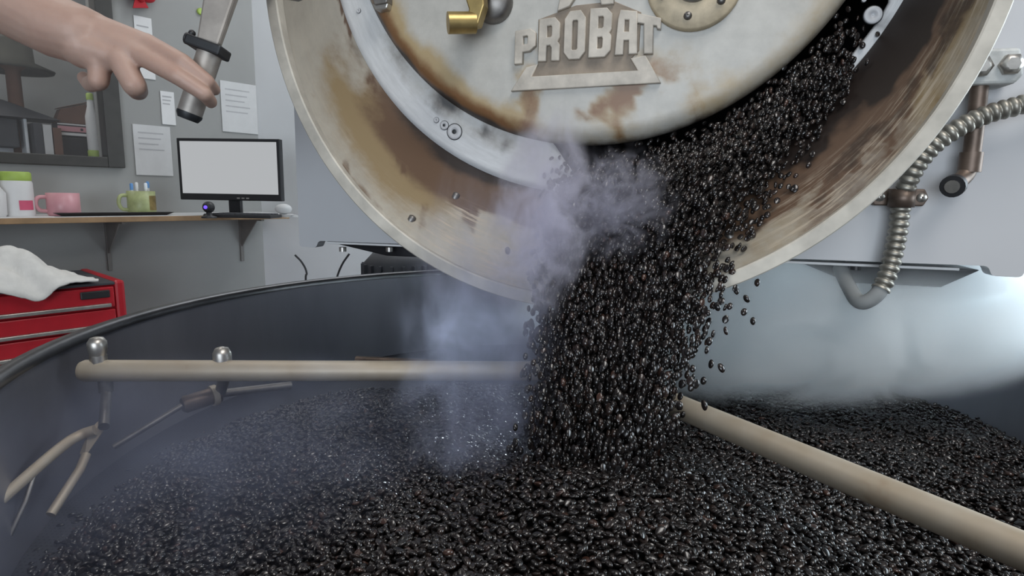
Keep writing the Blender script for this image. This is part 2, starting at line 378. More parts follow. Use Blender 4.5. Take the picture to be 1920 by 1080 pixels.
MB().lathe([(.035, .14), (.036, .155), (.02, .16)], 20).build('jug_cap', M['white'], j)
xa, _ = wp(100, 405, .05); xb, _ = wp(322, 405, .05)
tr_ = wthing('serving_tray', (xa+xb)/2, .07, SZ, 'flat black serving tray lying along the shelf edge', 'tray')
hw = (xb-xa)/2
MB().hexa([(-hw+.03, -.05, 0), (hw-.03, -.05, 0), (hw-.03, .0, 0), (-hw+.03, .0, 0)], [(-hw, -.065, .014), (hw, -.065, .014), (hw, .0, .014), (-hw, .0, .014)]).build('tray_body', M['black'], tr_, .004)
# monitor, turned towards the room
pa, pb = atY(330, 257, 2.75), atY(524, 262, 2.72)
mw = (pb-pa).length; mh = mw*.575; mc = (pa+pb)/2
mz = math.atan2(pb.y-pa.y, pb.x-pa.x)
mon = tag(empty('monitor', (mc.x, mc.y, SZ), mz), 'flat monitor with a blank white screen standing on the shelf', 'monitor')
zt = mc.z-SZ; zb_ = zt-mh
MB().box((-mw/2, 0, zb_), (mw/2, .03, zt)).build('bezel', M['black'], mon, .004)
MB().box((-mw/2+.016, -.0025, zb_+.03), (mw/2-.016, .0, zt-.014)).build('screen', M['screen'], mon)
MB().box((-.03, .03, .005), (.03, .05, zb_+.1)).build('neck', M['black'], mon, .004)
MB().lathe([(.001, 0), (.12, 0), (.115, .008), (.03, .014)], 28).build('foot', M['black'], mon)
for k in range(3): MB().box((.03+.022*k, -.003, zb_+.008), (.044+.022*k, 0, zb_+.014)).build('button', M['steel'], mon)
# speaker with led, dock, papers near the monitor
pl = atY(392, 402, 2.45)
sp = tag(empty('webcam', (pl.x, pl.y, SZ), mz), 'small black webcam with a glowing blue light below the monitor', 'webcam')
MB().lathe([(.03, 0), (.03, .006), (.012, .012), (.01, .03)], 18).build('stand', M['black'], sp)
MB().ball((0, 0, .045), .024).build('head', M['black'], sp)
MB().ball((0, -.022, .045), .0075, n=12, m=8).build('light', M['led'], sp)
pl = atY(462, 398, 2.55)
dk = tag(empty('keyboard', (pl.x, pl.y, SZ), mz+.05), 'black keyboard lying under the monitor on the shelf', 'keyboard')
MB().box((-.13, -.06, 0), (.13, .06, .014)).build('keyboard_body', M['black'], dk, .003)
for r_ in range(3):
    for c_ in range(10): MB().box((-.122+.0245*c_, -.05+.034*r_, .014), (-.122+.0245*c_+.02, -.05+.034*r_+.028, .019)).build('key', M['greydark'], dk)
pl = atY(540, 400, 2.7)
pp = tag(empty('paper_bundle', (pl.x-.02, pl.y, SZ), mz), 'crumpled bundle of grey papers at the right end of the shelf', 'papers')
for k in range(4):
    q = MB().box((-.06+.004*k, -.05, .003*k), (.06-.006*k, .05, .003*k+.002)).build('sheet', M['paper2'], pp); q.rotation_euler.z = .25*k-.3
MB().ball((.0, 0, .035), .03, (1.3, 1, .8), 12, 8).build('crumpled_sheet', M['paper2'], pp)
# papers on the wall
def sheet(px0, py0, px1, py1, mt, label, lines=0, grp='papers on the left wall'):
    xa, za = wp(px0, py0, WY-.004); xb, zb2 = wp(px1, py1, WY-.004)
    s_ = tag(empty('wall_paper_sheet', wl((xa+xb)/2, WY-.003, (za+zb2)/2), WRZ), label, 'paper', grp)
    ww, hh = abs(xb-xa)/2, abs(za-zb2)/2
    MB().box((-ww, -.002, -hh), (ww, .002, hh)).build('sheet', M[mt], s_)
    for k in range(lines):
        z_ = hh*.7-k*hh*.22; MB().box((-ww*.75, -.0028, z_-.004), (ww*(.6-.15*(k % 3)), -.002, z_+.002)).build('print_line', M['paperline'], s_)
sheet(250, 28, 292, 150, 'paper', 'white sheet with a dark heading pinned behind the hand', 2)
sheet(248, 232, 325, 330, 'paper2', 'grey printed sheet on the wall left of the monitor', 4)
sheet(412, 150, 484, 252, 'paper2', 'large grey sheet on the wall above the monitor', 5)
sheet(300, 170, 330, 235, 'paper', 'small white sheet on the wall below the hand', 3)
x, z = wp(375, 22, WY)
g_ = wthing('green_magnet', x, WY-.004, z, 'small green magnet on the wall left of the lever', 'magnet')
MB().lathe([(.012, -.008), (.016, -.006), (.016, .004)], 16, axis='y').build('magnet_body', M['lime'], g_)
x, z = wp(258, 0, WY)
g_ = wthing('red_bow', x, WY-.03, z, 'red ribbon bow hanging on the wall above the hand', 'ribbon')
MB().ball((-.035, 0, .015), .04, (1, .5, .7)).build('loop', M['red'], g_); MB().ball((.03, 0, .015), .036, (1, .5, .7)).build('loop', M['red'], g_); MB().ball((0, -.01, 0), .018).build('knot', M['red'], g_)
MB().hexa([(-.02, -.01, 0), (.012, -.01, 0), (.012, .0, 0), (-.02, 0, 0)], [(-.035, -.012, -.05), (.03, -.012, -.035), (.03, -.004, -.035), (-.035, -.004, -.05)]).build('tail', M['red'], g_)

# tool chest, parallel to the wall
CX, CYF = .275, -.40                     # right end and front plane in the wall frame
ctop = 1.25-.335
ch = tag(empty('tool_chest', wl(CX-.35, CYF, 0), WRZ), 'red metal tool chest with silver drawer pulls beside the cooling tray', 'tool chest')
MB().box((-.35, .02, .1), (.33, .45, ctop-.012)).build('carcass', M['red'], ch, .008)
MB().box((.318, 0, .1), (.352, .46, ctop)).build('side_cheek', M['red'], ch, .01)
MB().box((-.372, 0, .1), (-.338, .46, ctop)).build('side_cheek', M['red'], ch, .01)
MB().box((-.34, .0, ctop-.014), (.32, .45, ctop-.004)).build('top_mat', M['greydark'], ch, .002)
dzs = [(ctop-.095, ctop-.02), (ctop-.17, ctop-.103), (ctop-.245, ctop-.178), (ctop-.40, ctop-.253), (.12, ctop-.408)]
for k, (za, zb2) in enumerate(dzs):
    d_ = MB().box((-.335, -.004, za), (.315, .03, zb2)).build('drawer', M['red'], ch, .004)
    MB().box((-.33, -.018, za+.002), (.30, -.004, za+.016)).build('pull', M['steel'], d_, .003)
MB().box((.21, -.012, ctop-.058), (.30, -.004, ctop-.03)).build('badge_plate', M['black'], ch, .004)
for k, sx in enumerate((-.28, .26)):
    for sy in (.07, .4):
        MB().rod((sx-.015, sy, .05), (sx+.015, sy, .05), .05, n=20).box((sx-.01, sy-.02, .05), (sx+.01, sy+.02, .1)).build('caster', M['black'], ch)
# spray bottle in front at the frame edge
pl = wl(.0, -.47, 0)
# white towel heaped on the chest
TN, TM = 46, 34
tw = []
def towel(u, v):
    # u across, v front to back, a crumpled heap with one corner hanging over the front
    x = -.16+.37*u; y = -.035+.30*v
    peak = math.exp(-((u-.42)/.30)**2-((v-.45)/.42)**2)
    fold = abs(math.sin(5.2*u+3.1*v+1.1*math.sin(3*v)+.9*fbm(2*u, 2*v, 3)))**.6
    h = .010+.070*peak+.050*peak**.6*fold+.016*fbm(5*u, 5*v, 2)+.012*abs(math.sin(13*u-8*v+2*fbm(3*u, 3*v, 8)))*peak**.5
    hang = max(0, .28-v)/.28*math.exp(-((u-.45)/.33)**2)
    y -= .02*hang; h -= .085*hang*hang
    ed = min(u, 1-u)*6
    h *= min(1, .35+ed) if v > .25 else 1
    x += .015*fbm(3*u, 3*v, 5); y += .02*fbm(3*u, 3*v, 9)
    return x, y, h
vs = [towel(i/TN, k/TM) for k in range(TM+1) for i in range(TN+1)]
fs = [(k*(TN+1)+i, k*(TN+1)+i+1, (k+1)*(TN+1)+i+1, (k+1)*(TN+1)+i) for k in range(TM) for i in range(TN)]
to = MB().add(vs, fs, True).build('towel', M['cloth'])
to.location = wl(CX-.30, CYF-.01, ctop); to.rotation_euler.z = WRZ
sm = to.modifiers.new('thick', 'SOLIDIFY'); sm.thickness = .006
tag(to, 'crumpled white towel heaped on the red tool chest', 'towel')

# fan motor and cables behind the cooling tray
pm = atY(748, 500, 2.05)
mo = tag(empty('fan_motor', (pm.x, pm.y, 0)), 'dark ribbed fan motor standing behind the cooling tray rim', 'motor')
mt_ = atY(748, 474, 2.05).z
MB().lathe([(.16, 0), (.16, .03), (.05, .05), (.05, mt_-.22), (.10, mt_-.20)], 24).build('pedestal', M['darkmetal'], mo)
MB().lathe([(.10, mt_-.2), (.118, mt_-.19), (.118, mt_-.03), (.09, mt_), (.03, mt_+.015)], 28).build('casing', M['greydark'], mo)
for k in range(20):
    a = 2*PI*k/20; rib = MB().box((.116, -.004, mt_-.185), (.13, .004, mt_-.035)).build('rib', M['greydark'], mo); rib.rotation_euler.z = a
MB().tube([(.10, -.02, mt_-.055), (.19, -.02, mt_-.055), (.205, -.02, mt_-.055)], [.034, .034, .02], 18).build('terminal_cap', M['black'], mo)
for pts, lb in (([(553, 478), (566, 492), (575, 512), (574, 545)], 'thin dark cable hanging in front of the back wall, left one'), ([(655, 476), (642, 495), (632, 520), (628, 550)], 'thin dark cable dangling below the roaster box, right one')):
    P = [atY(a, b, 2.3) for a, b in pts]; P = P + [Vector((P[-1].x, P[-1].y+.05, .35)), Vector((P[-1].x+.02, P[-1].y+.1, .0))]
    tag(MB().tube(catmull(P, 6), .004, 8).build('cable', M['black']), lb, 'cable', 'cables behind the tray')

# ================================================================ THE ROASTER
MO = Vector((.15, .95, 0)); MA = R(-15)
MU = Vector((math.cos(MA), math.sin(MA), 0)); MV = Vector((-math.sin(MA), math.cos(MA), 0))
def mp_(px, py, d):                      # pixel -> (u, z) on the machine plane v = d
    r_ = ray(px, py); o = Vector((0, 0, CAMZ)); tt = ((MO+MV*d)-o).dot(MV)/r_.dot(MV); p = o+r_*tt-MO
    return p.dot(MU), p.z
def ml(u, v, z): return MO+MU*u+MV*v+Vector((0, 0, z))
ro = tag(empty('coffee_roaster', MO, MA), 'large grey drum coffee roaster with raised lettering on its round white door', 'roaster')
Zc = CAMZ
# housing and front panel
MB().box((-.565, .034, Zc-.085), (-.545, 1.05, 2.45)).box((.55, .034, Zc-.085), (.57, 1.05, 2.45)).box((-.545, .034, Zc-.085), (.55, 1.05, Zc-.07)).box((-.545, .034, 2.43), (.55, 1.05, 2.45)).box((-.545, 1.03, Zc-.07), (.55, 1.05, 2.43)).build('housing', M['panel'], ro)
def rounded(pts, rad, seg=4):
    out = []; n = len(pts)
    for i in range(n):
        p, a, b = Vector(pts[i]), Vector(pts[i-1]), Vector(pts[(i+1) % n])
        d1, d2 = (a-p), (b-p); r_ = min(rad, d1.length*.45, d2.length*.45)
        s0, s1 = p+d1.normalized()*r_, p+d2.normalized()*r_
        for k in range(seg+1):
            t_ = k/seg; out.append(tuple((1-t_)**2*s0+2*t_*(1-t_)*p+t_*t_*s1))
    return out
pan = rounded([(-.576, Zc-.104), (-.54, Zc-.104), (-.535, Zc-.091), (.535, Zc-.087), (.54, Zc-.101), (.578, Zc-.101), (.578, 2.46), (-.576, 2.46)], .008)
def plate2d(name, loops, v0, v1, mt, parent):   # flat plate with holes, standing in the machine's front plane
    cu = bpy.data.curves.new(name, 'CURVE'); cu.dimensions = '2D'; cu.fill_mode = 'BOTH'; cu.extrude = abs(v1-v0)/2
    for lp in loops:
        sp_ = cu.splines.new('POLY'); sp_.points.add(len(lp)-1); sp_.use_cyclic_u = True
        for p_, (a, b) in zip(sp_.points, lp): p_.co = (a, b, 0, 1)
    tmp = bpy.data.objects.new('tmp', cu); COL.objects.link(tmp)
    me = bpy.data.meshes.new_from_object(tmp.evaluated_get(bpy.context.evaluated_depsgraph_get())); bpy.data.objects.remove(tmp); bpy.data.curves.remove(cu)
    for v in me.vertices: a, b, c_ = v.co; v.co = (a, (v0+v1)/2-c_, b)
    me.name = name; me.materials.clear(); me.materials.append(mt); o = bpy.data.objects.new(name, me); COL.objects.link(o); o.parent = parent; return o
plate2d('front_panel', [[p[:2] for p in pan], [(-.03+.451*math.cos(2*PI*k/96), Zc+.463+.451*math.sin(2*PI*k/96)) for k in range(96)]], .010, .034, M['panel'], ro)
MB().box((-.525, .02, Zc-.0965), (.505, .05, Zc-.0925)).build('lower_rail', M['white'], ro, .001)
for (a, b, c_, ff, dp) in ((-.535, -.33, -.30, -.40, .022), (.30, .44, .545, .5, .03)):
    zb2 = Zc-.097
    MB().hexa([(a, .05, zb2), (c_, .05, zb2), (c_, .5, zb2), (a, .5, zb2)], [(a+(b-a)*.55, .06, zb2-dp), (a+(c_-a)*.82, .06, zb2-dp), (a+(c_-a)*.82, .45, zb2-dp), (a+(b-a)*.55, .45, zb2-dp)]).build('drip_pan', M['black'], ro, .003)
for px in (640, 728, 1607):
    u_, z_ = mp_(px, 464 if px < 900 else 497, .03); MB().rod((u_, .035, z_), (u_, .035, z_-.008), .007, n=10).build('bolt', M['steel' if px < 900 else 'black'], ro)
for (u_, v_) in ((-.5, .98), (.5, .98)):
    MB().box((u_-.04, v_-.04, 0), (u_+.04, v_+.04, Zc-.085)).build('leg', M['greydark'], ro, .006)
# attribute grid in polar coordinates
def attr_mesh(name, vs, fs, uvs, attrs, mt, parent):
    me = bpy.data.meshes.new(name); me.from_pydata(vs, [], fs); me.polygons.foreach_set('use_smooth', [True]*len(fs))
    ul = me.uv_layers.new(name='UVMap'); li = np.zeros(len(me.loops), int); me.loops.foreach_get('vertex_index', li)
    ul.data.foreach_set('uv', np.array(uvs)[li].ravel())
    for k, vals in attrs.items():
        a = me.attributes.new(k, 'FLOAT', 'POINT'); a.data.foreach_set('value', np.array(vals, float))
    me.materials.append(mt); o = bpy.data.objects.new(name, me); COL.objects.link(o); o.parent = parent; return o
FC = (-.03, Zc+.463); FR = .456; RC = (-.018, Zc+.316); RR = .453; RV = -.17
DC = (-.034, Zc+.492); DR = .412; DV = -.022
def open_r(th):                          # discharge opening widens behind the lower right of the door
    d = abs((math.degrees(th)+58+180) % 360-180); return .375+.074*(1-sst(31, 44, d))
# faceplate with discharge opening
NA = 180; NR = 8; vs = []; fs = []; uv = []; at_ = {k: [] for k in ('ochre', 'brown', 'soot', 'pale')}
for i in range(NA):
    th = 2*PI*i/NA; ri = open_r(th); ro_ = FR+.004; deg = math.degrees(th) % 360
    for k in range(NR+1):
        r_ = ri+(ro_-ri)*k/NR; x_, z_ = FC[0]+r_*math.cos(th), FC[1]+r_*math.sin(th)
        vs.append((x_, -.002 if k else .0, z_)); uv.append((i/NA*6, k/NR))
        nz = fbm(x_*14, z_*14, 3)
        inner = 1-sst(.405, .44, r_+nz*.03)
        low = sst(195, 215, deg)*(1-sst(330, 350, deg))
        at_['ochre'].append(.3*inner*low); at_['brown'].append(.55*inner*low*sst(-.1, .3, nz+.15)); at_['soot'].append(.7*inner*low*sst(.0, .3, nz+.05)+.5*sst(285, 300, deg)*(1-sst(325, 345, deg))*sst(-.05, .2, nz)); at_['pale'].append(0)
    
for i in range(NA):
    for k in range(NR): a = i*(NR+1)+k; b = ((i+1) % NA)*(NR+1)+k; fs.append((a, a+1, b+1, b))
fo = attr_mesh('faceplate', vs, fs, uv, at_, M['face'], ro)
so = fo.modifiers.new('thick', 'SOLIDIFY'); so.thickness = .01; so.offset = 0
# drum interior
MB().lathe([(.4505, .0), (.4505, .60), (.02, .605)], 64, (FC[0], 0, FC[1]), 'y', False).build('drum_interior', M['black'], ro)
# hood: oblique collar from the faceplate to the rim
NA, NR = 260, 26; a0, a1 = R(158), R(382); vs = []; fs = []; uv = []; at_ = {k: [] for k in ('ochre', 'brown', 'soot', 'pale')}
for i in range(NA+1):
    th = a0+(a1-a0)*i/NA; dg = math.degrees(th)
    for k in range(NR+1):
        t_ = k/NR; cx = FC[0]+(RC[0]-FC[0])*t_; cz = FC[1]+(RC[1]-FC[1])*t_; r_ = FR+(RR-FR)*t_
        x_, z_ = cx+r_*math.cos(th), cz+r_*math.sin(th); vs.append((x_, RV*t_, z_)); uv.append((th*.45*2.2, t_*.4))
        n1 = fbm(dg*.05, t_*1.4, 1); n2 = fbm(dg*.14, t_*3.5, 4); n3 = fbm(dg*.3, t_*9, 7)
        tt = t_+.25*n1; dd_ = dg+22*n1
        oc = .95*math.exp(-((dd_-222)/22)**2)*math.exp(-((tt-.42)/.36)**2)*sst(196, 214, dd_) + .08*sst(260, 230, dd_)
        oc += .6*sst(318, 332, dd_)*sst(.45, .62, tt)*(.75+n2) + .35*sst(292, 300, dd_)*(1-sst(312, 325, dd_))*sst(.55, .7, tt)
        br = 1.0*math.exp(-((dd_-232)/20)**2)*(1-sst(.30, .62, tt)) + .95*sst(284, 298, dd_)*(1-sst(.55, .80, tt+.35*n2)) + .8*sst(236, 246, dd_)*(1-sst(266, 280, dd_))*(1-sst(.30, .52, tt)) + .5*sst(.10, .3, n2)*sst(200, 215, dd_) + .45*sst(306, 316, dd_)*(1-sst(326, 336, dd_))*sst(.3, .7, tt)
        sg = .8*math.exp(-((dd_-236)/15)**2)*(1-sst(.02, .26, tt)) + 1.1*sst(292, 308, dd_)*(1-sst(.30, .56, tt+.3*n2)) + .4*sst(300, 320, dd_)*sst(.12, .3, n2) + .5*sst(240, 250, dd_)*(1-sst(270, 285, dd_))*(1-sst(.05, .2, tt))
        pl_ = sst(236, 246, dd_)*(1-sst(272, 285, dd_))*sst(.38, .5, t_+.2*n1)*1.0 + .5*sst(170, 200, dd_)*sst(.6, .8, t_)*.4 + .6*sst(296, 310, dd_)*sst(.5, .7, t_)
        br += 1.0*sst(183, 186, dg)*(1-sst(203, 208, dg))*(1-sst(.05, .11, t_+.12*n3))*sst(-.22, -.1, n3)
        at_['ochre'].append(min(1, max(0, oc))); at_['brown'].append(min(1, max(0, br))); at_['soot'].append(min(1, max(0, sg))); at_['pale'].append(min(1, max(0, pl_)))
for i in range(NA):
    for k in range(NR): a = i*(NR+1)+k; b = (i+1)*(NR+1)+k; fs.append((a, b, b+1, a+1))
ho = attr_mesh('discharge_hood', vs, fs, uv, at_, M['hood'], ro)
# outer skin of the hood
ov = []; NA2 = 120
for i in range(NA2+1):
    th = a0+(a1-a0)*i/NA2
    for t_ in (0.0, 1.0):
        cx = FC[0]+(RC[0]-FC[0])*t_; cz = FC[1]+(RC[1]-FC[1])*t_; r_ = FR+.012; ov.append((cx+r_*math.cos(th), .008 if t_ == 0 else RV, cz+r_*math.sin(th)))
MB().add(ov, [(2*i, 2*i+1, 2*i+3, 2*i+2) for i in range(NA2)], True).build('hood_shell', M['hoodout'], ro)
# rim lip: rounded section swept along the rim
rv = []; prof = [(-.002, .008), (-.002, -.006), (.0, -.0075), (.0145, -.0075), (.016, -.006), (.016, .012)]
for i in range(NA2+1):
    th = a0+(a1-a0)*i/NA2
    for (dr, dv) in prof: rv.append((RC[0]+(RR+dr)*math.cos(th), RV+dv, RC[1]+(RR+dr)*math.sin(th)))
n_ = len(prof)
MB().add(rv, [(i*n_+k, i*n_+(k+1) % n_, (i+1)*n_+(k+1) % n_, (i+1)*n_+k) for i in range(NA2) for k in range(n_)], False).build('hood_rim', M['rim'], ro)
# door
NA, NR = 200, 44; vs = []; fs = []; uv = []; at_ = {k: [] for k in ('ochre', 'brown', 'soot', 'pale')}
prof = []
for k in range(NR+1):
    f_ = k/NR; r_ = DR*f_; bulge = -.016*(1-(f_)**2)-.006
    if f_ > .955: e_ = (f_-.955)/.045; bulge += .018*e_*e_
    prof.append((r_, DV+bulge))
prof.append((DR, DV+.028))
for i in range(NA):
    th = 2*PI*i/NA; deg = math.degrees(th) % 360
    for k, (r_, y_) in enumerate(prof):
        x_, z_ = r_*math.cos(th), r_*math.sin(th); vs.append((DC[0]+x_, y_, DC[1]+z_)); uv.append((x_*3, z_*3))
        n1 = fbm(x_*9, z_*9, 1); n2 = fbm(x_*28, z_*28, 6); f_ = r_/DR
        edge = sst(.84, .97, f_+.10*n1); edge2 = sst(.90, .99, f_+.05*n1)
        left = sst(198, 214, deg)*(1-sst(248, 262, deg)); bot = sst(245, 262, deg)*(1-sst(285, 300, deg)); right = sst(288, 300, deg)*(1-sst(335, 350, deg))
        emb = math.exp(-((x_+.01)/.16)**2-((z_+.33)/.085)**2)
        at_['ochre'].append(min(1, 1.0*edge*left+.35*right*edge+.75*emb*sst(-.1, .25, n1+n2*.5)+.25*bot*edge))
        at_['brown'].append(min(1, .85*edge2*left+.34*emb*sst(-.1, .3, n2+n1*.6)+.4*bot*sst(.72, .9, f_+.2*n1)*sst(-.05, .25, n1+.5*n2)))
        at_['soot'].append(min(1, .9*sst(.955, 1, f_)*left*sst(-.25, .1, n1)+.5*bot*sst(.15, .35, n2)*sst(.8, .95, f_)+.45*sst(.985, 1.0, f_)))
        at_['pale'].append(0)
L_ = len(prof)
for i in range(NA):
    for k in range(L_-1):
        a = i*L_+k; b = ((i+1) % NA)*L_+k; fs.append((a, b, b+1, a+1))
dr_ = attr_mesh('drum_door', vs, fs, uv, at_, M['door'], ro)
# emblem: block letters cast on the door, mapped into their tilted boxes
EV = DV-.0165
def door_front(u, z):
    f_ = math.hypot(u-DC[0], z-DC[1])/DR; return DV-.016*(1-f_*f_)-.006
def cast(name, loops, mt, parent, proud=.008):
    """loops: outer and hole outlines in (u, z); a raised cast piece with thickness"""
    cu = bpy.data.curves.new(name, 'CURVE'); cu.dimensions = '2D'; cu.fill_mode = 'BOTH'; cu.extrude = (proud+.004)/2; cu.bevel_depth = .0012; cu.bevel_resolution = 1
    for lp in loops:
        sp_ = cu.splines.new('POLY'); sp_.points.add(len(lp)-1); sp_.use_cyclic_u = True
        for p_, (a, b) in zip(sp_.points, lp): p_.co = (a, b, 0, 1)
    tmp = bpy.data.objects.new('tmp', cu); COL.objects.link(tmp)
    me = bpy.data.meshes.new_from_object(tmp.evaluated_get(bpy.context.evaluated_depsgraph_get())); bpy.data.objects.remove(tmp); bpy.data.curves.remove(cu)
    cu_ = sum(a for a, b in loops[0])/len(loops[0]); cz_ = sum(b for a, b in loops[0])/len(loops[0]); yb = door_front(cu_, cz_)
    for v in me.vertices:
        a, b, c_ = v.co; v.co = (a, door_front(a, b)+.003-c_-(proud)/2, b)
    me.name = name; me.materials.clear(); me.materials.append(mt)
    o = bpy.data.objects.new(name, me); COL.objects.link(o); o.parent = parent; return o
def rr(x0, y0, x1, y1, cut): return [(x0+cut[0], y0), (x1-cut[1], y0), (x1, y0+cut[1]*.6), (x1, y1-cut[2]*.6), (x1-cut[2], y1), (x0+cut[3], y1), (x0, y1-cut[3]*.6), (x0, y0+cut[0]*.6)]
GL = {'P': [[(0, 0), (.34, 0), (.34, .36), (.72, .36), (1, .5), (1, .87), (.75, 1), (0, 1)], [(.34, .54), (.34, .85), (.6, .85), (.66, .8), (.66, .59), (.6, .54)]],
 'R': [[(0, 0), (.34, 0), (.34, .38), (.56, .38), (.66, .3), (.66, 0), (1, 0), (1, .36), (.88, .45), (1, .54), (1, .87), (.76, 1), (.0, 1)], [(.34, .54), (.34, .85), (.6, .85), (.66, .8), (.66, .59), (.6, .54)]],
 'O': [rr(0, 0, 1, 1, (.25, .25, .25, .25)), rr(.33, .17, .67, .83, (.06, .06, .06, .06))],
 'B': [[(0, 0), (.75, 0), (1, .13), (1, .43), (.88, .5), (1, .57), (1, .88), (.75, 1), (0, 1)], [(.34, .15), (.34, .43), (.6, .43), (.66, .38), (.66, .2), (.6, .15)], [(.34, .58), (.34, .86), (.6, .86), (.66, .82), (.66, .62), (.6, .58)]],
 'A': [[(0, 0), (.34, 0), (.34, .34), (.66, .34), (.66, 0), (1, 0), (1, 1), (.18, 1), (.08, .8)], [(.34, .5), (.36, .82), (.66, .82), (.66, .5)]],
 'T': [[(.30, 0), (.66, 0), (.66, .80), (.86, .80), (.90, .72), (1, .72), (1, 1), (0, 1), (0, .8), (.30, .8)]]}
QUAD = {'P': ((966, 58), (1002, 52), (963, 117), (1001, 113)), 'R': ((1012, 36), (1048, 31), (1008, 112), (1046, 110)), 'O': ((1060, 22), (1097, 18), (1056, 109), (1094, 107)),
 'B': ((1108, 16), (1147, 14), (1103, 105), (1142, 103)), 'A': ((1158, 18), (1193, 21), (1153, 100), (1193, 97)), 'T': ((1196, 25), (1238, 33), (1196, 98), (1236, 96))}
def dq(px, py): return mp_(px, py, EV-.012)
em = empty('emblem'); em.parent = ro
for g, q in QUAD.items():
    tl, trr, bl, br_ = [Vector(dq(*p)) for p in q]
    loops = [[tuple((bl*(1-x_)+br_*x_)*(1-y_)+(tl*(1-x_)+trr*x_)*y_) for x_, y_ in lp] for lp in GL[g]]
    cast('letter', loops, M['letter'], em, .009)['label'] = 'raised cast metal letter '+g
cast('emblem_base', [[dq(*p) for p in ((957, 167), (1236, 151), (1209, 103), (1184, 108), (1198, 131), (991, 143), (1003, 121), (985, 125))]], M['letter'], em, .008)
cast('emblem_ground', [[dq(*p) for p in ((994, 141), (1195, 129), (1182, 104), (1196, 90), (1200, 20), (1150, 0), (1078, 8), (1008, 34), (1006, 118))]], M['plate'], em, .0022)
cast('emblem_arm', [[dq(*p) for p in ((1046, 17), (1066, 9), (1080, -12), (1094, -50), (1060, -50))]], M['letter'], em, .008)
cast('emblem_arm', [[dq(*p) for p in ((1128, 6), (1149, 4), (1150, -40), (1118, -40))]], M['letter'], em, .008)
# brass latch with boss
u_, z_ = mp_(922, 2, DV-.03); yb = door_front(u_, z_)
MB().lathe([(.03, yb+.004), (.03, yb-.012), (.024, yb-.02), (.001, yb-.022)], 28, (u_, 0, z_), 'y', False).build('latch_boss', M['gunmetal'], ro)
la = MB(); q = [mp_(*p, DV-.08) for p in ((862, -30), (902, -40), (905, 6), (893, 44), (871, 50), (876, 14))]
la.hexa([(a, yb-.058, b) for a, b in q], [(a, yb-.036, b) for a, b in q]); lo = la.build('latch', M['brass'], ro, .002)
a, b = mp_(836, 40, DV-.09), mp_(884, 36, DV-.08)
MB().rod((a[0], yb-.066, a[1]), (b[0], yb-.046, b[1]), .0155, n=22).build('latch_roll', M['brass'], lo)
MB().rod((u_, yb-.02, z_+.01), (u_-.012, yb-.05, z_+.012), .010, n=14).build('latch_pin', M['brass'], lo)
# sight port flange
u_, z_ = mp_(1303, -40, DV-.03); yb = door_front(u_, z_)
sg = MB().lathe([(.028, yb-.006), (.063, yb-.008), (.066, yb-.005), (.066, yb+.006)], 48, (u_, 0, z_), 'y', False).build('sight_port', M['port'], ro)
MB().lathe([(.001, yb-.012), (.027, yb-.011), (.03, yb-.004)], 32, (u_, 0, z_), 'y', False).build('port_cap', M['steel'], sg)
for k in range(6):
    a = R(-38-60*k+180+60); MB().lathe([(.001, yb-.0125), (.005, yb-.012), (.0062, yb-.006)], 12, (u_+.047*math.cos(a), 0, z_+.047*math.sin(a)), 'y', False).build('screw', M['gunmetal'], sg)
# clamp at the upper left of the door
q = [mp_(*p, -.03) for p in ((700, -20), (737, -20), (736, 12), (712, 16))]
MB().hexa([(a, -.05, b) for a, b in q], [(a, -.0, b) for a, b in q]).build('door_clamp', M['gunmetal'], ro, .002)
q = [mp_(*p, -.03) for p in ((704, 12), (736, 9), (733, 21), (712, 24))]
MB().hexa([(a, -.045, b) for a, b in q], [(a, -.0, b) for a, b in q]).build('door_clamp', M['steel'], ro, .002)
# screws and rings on the faceplate
for px, py, rp, hole in ((852, 247, .0125, 1), (833, 235, .0072, 1), (818, 225, .0045, 0), (1637, 28, .0115, 0), (672, 20, .004, 0), (1620, 0, .003, 0)):
    u_, z_ = mp_(px, py, -.008)
    s_ = MB().lathe([(rp, -.005), (rp, -.0085), (rp*.9, -.0095), (rp*.35, -.0095), (rp*.3, -.007), (.0003, -.007)], 26, (u_, 0, z_), 'y', False).build('screw', M['face2'] if 'face2' in M else M['panel'], ro)
    MB().lathe([(rp*1.1, -.0065), (rp*1.1, -.0078), (rp*.98, -.0078)], 26, (u_, 0, z_), 'y', False).build('washer', M['darkmetal'], s_)
    if hole: MB().lathe([(rp*.30, -.0098), (rp*.16, -.0102), (.0002, -.0102)], 14, (u_, 0, z_), 'y', False).build('pin', M['darkmetal'], s_)
# bolts inside the hood
for dg, t_ in ((243, .42), (236, .85), (296, .7)):
    th = R(dg); cx = FC[0]+(RC[0]-FC[0])*t_; cz = FC[1]+(RC[1]-FC[1])*t_; n2_ = Vector((-math.cos(th), 0, -math.sin(th)))
    p = Vector((cx+FR*math.cos(th), RV*t_, cz+FR*math.sin(th))); MB().tube([p-n2_*.002, p+n2_*.006, p+n2_*.008], [.006, .006, .003], 8).build('bolt', M['gunmetal'], ro)
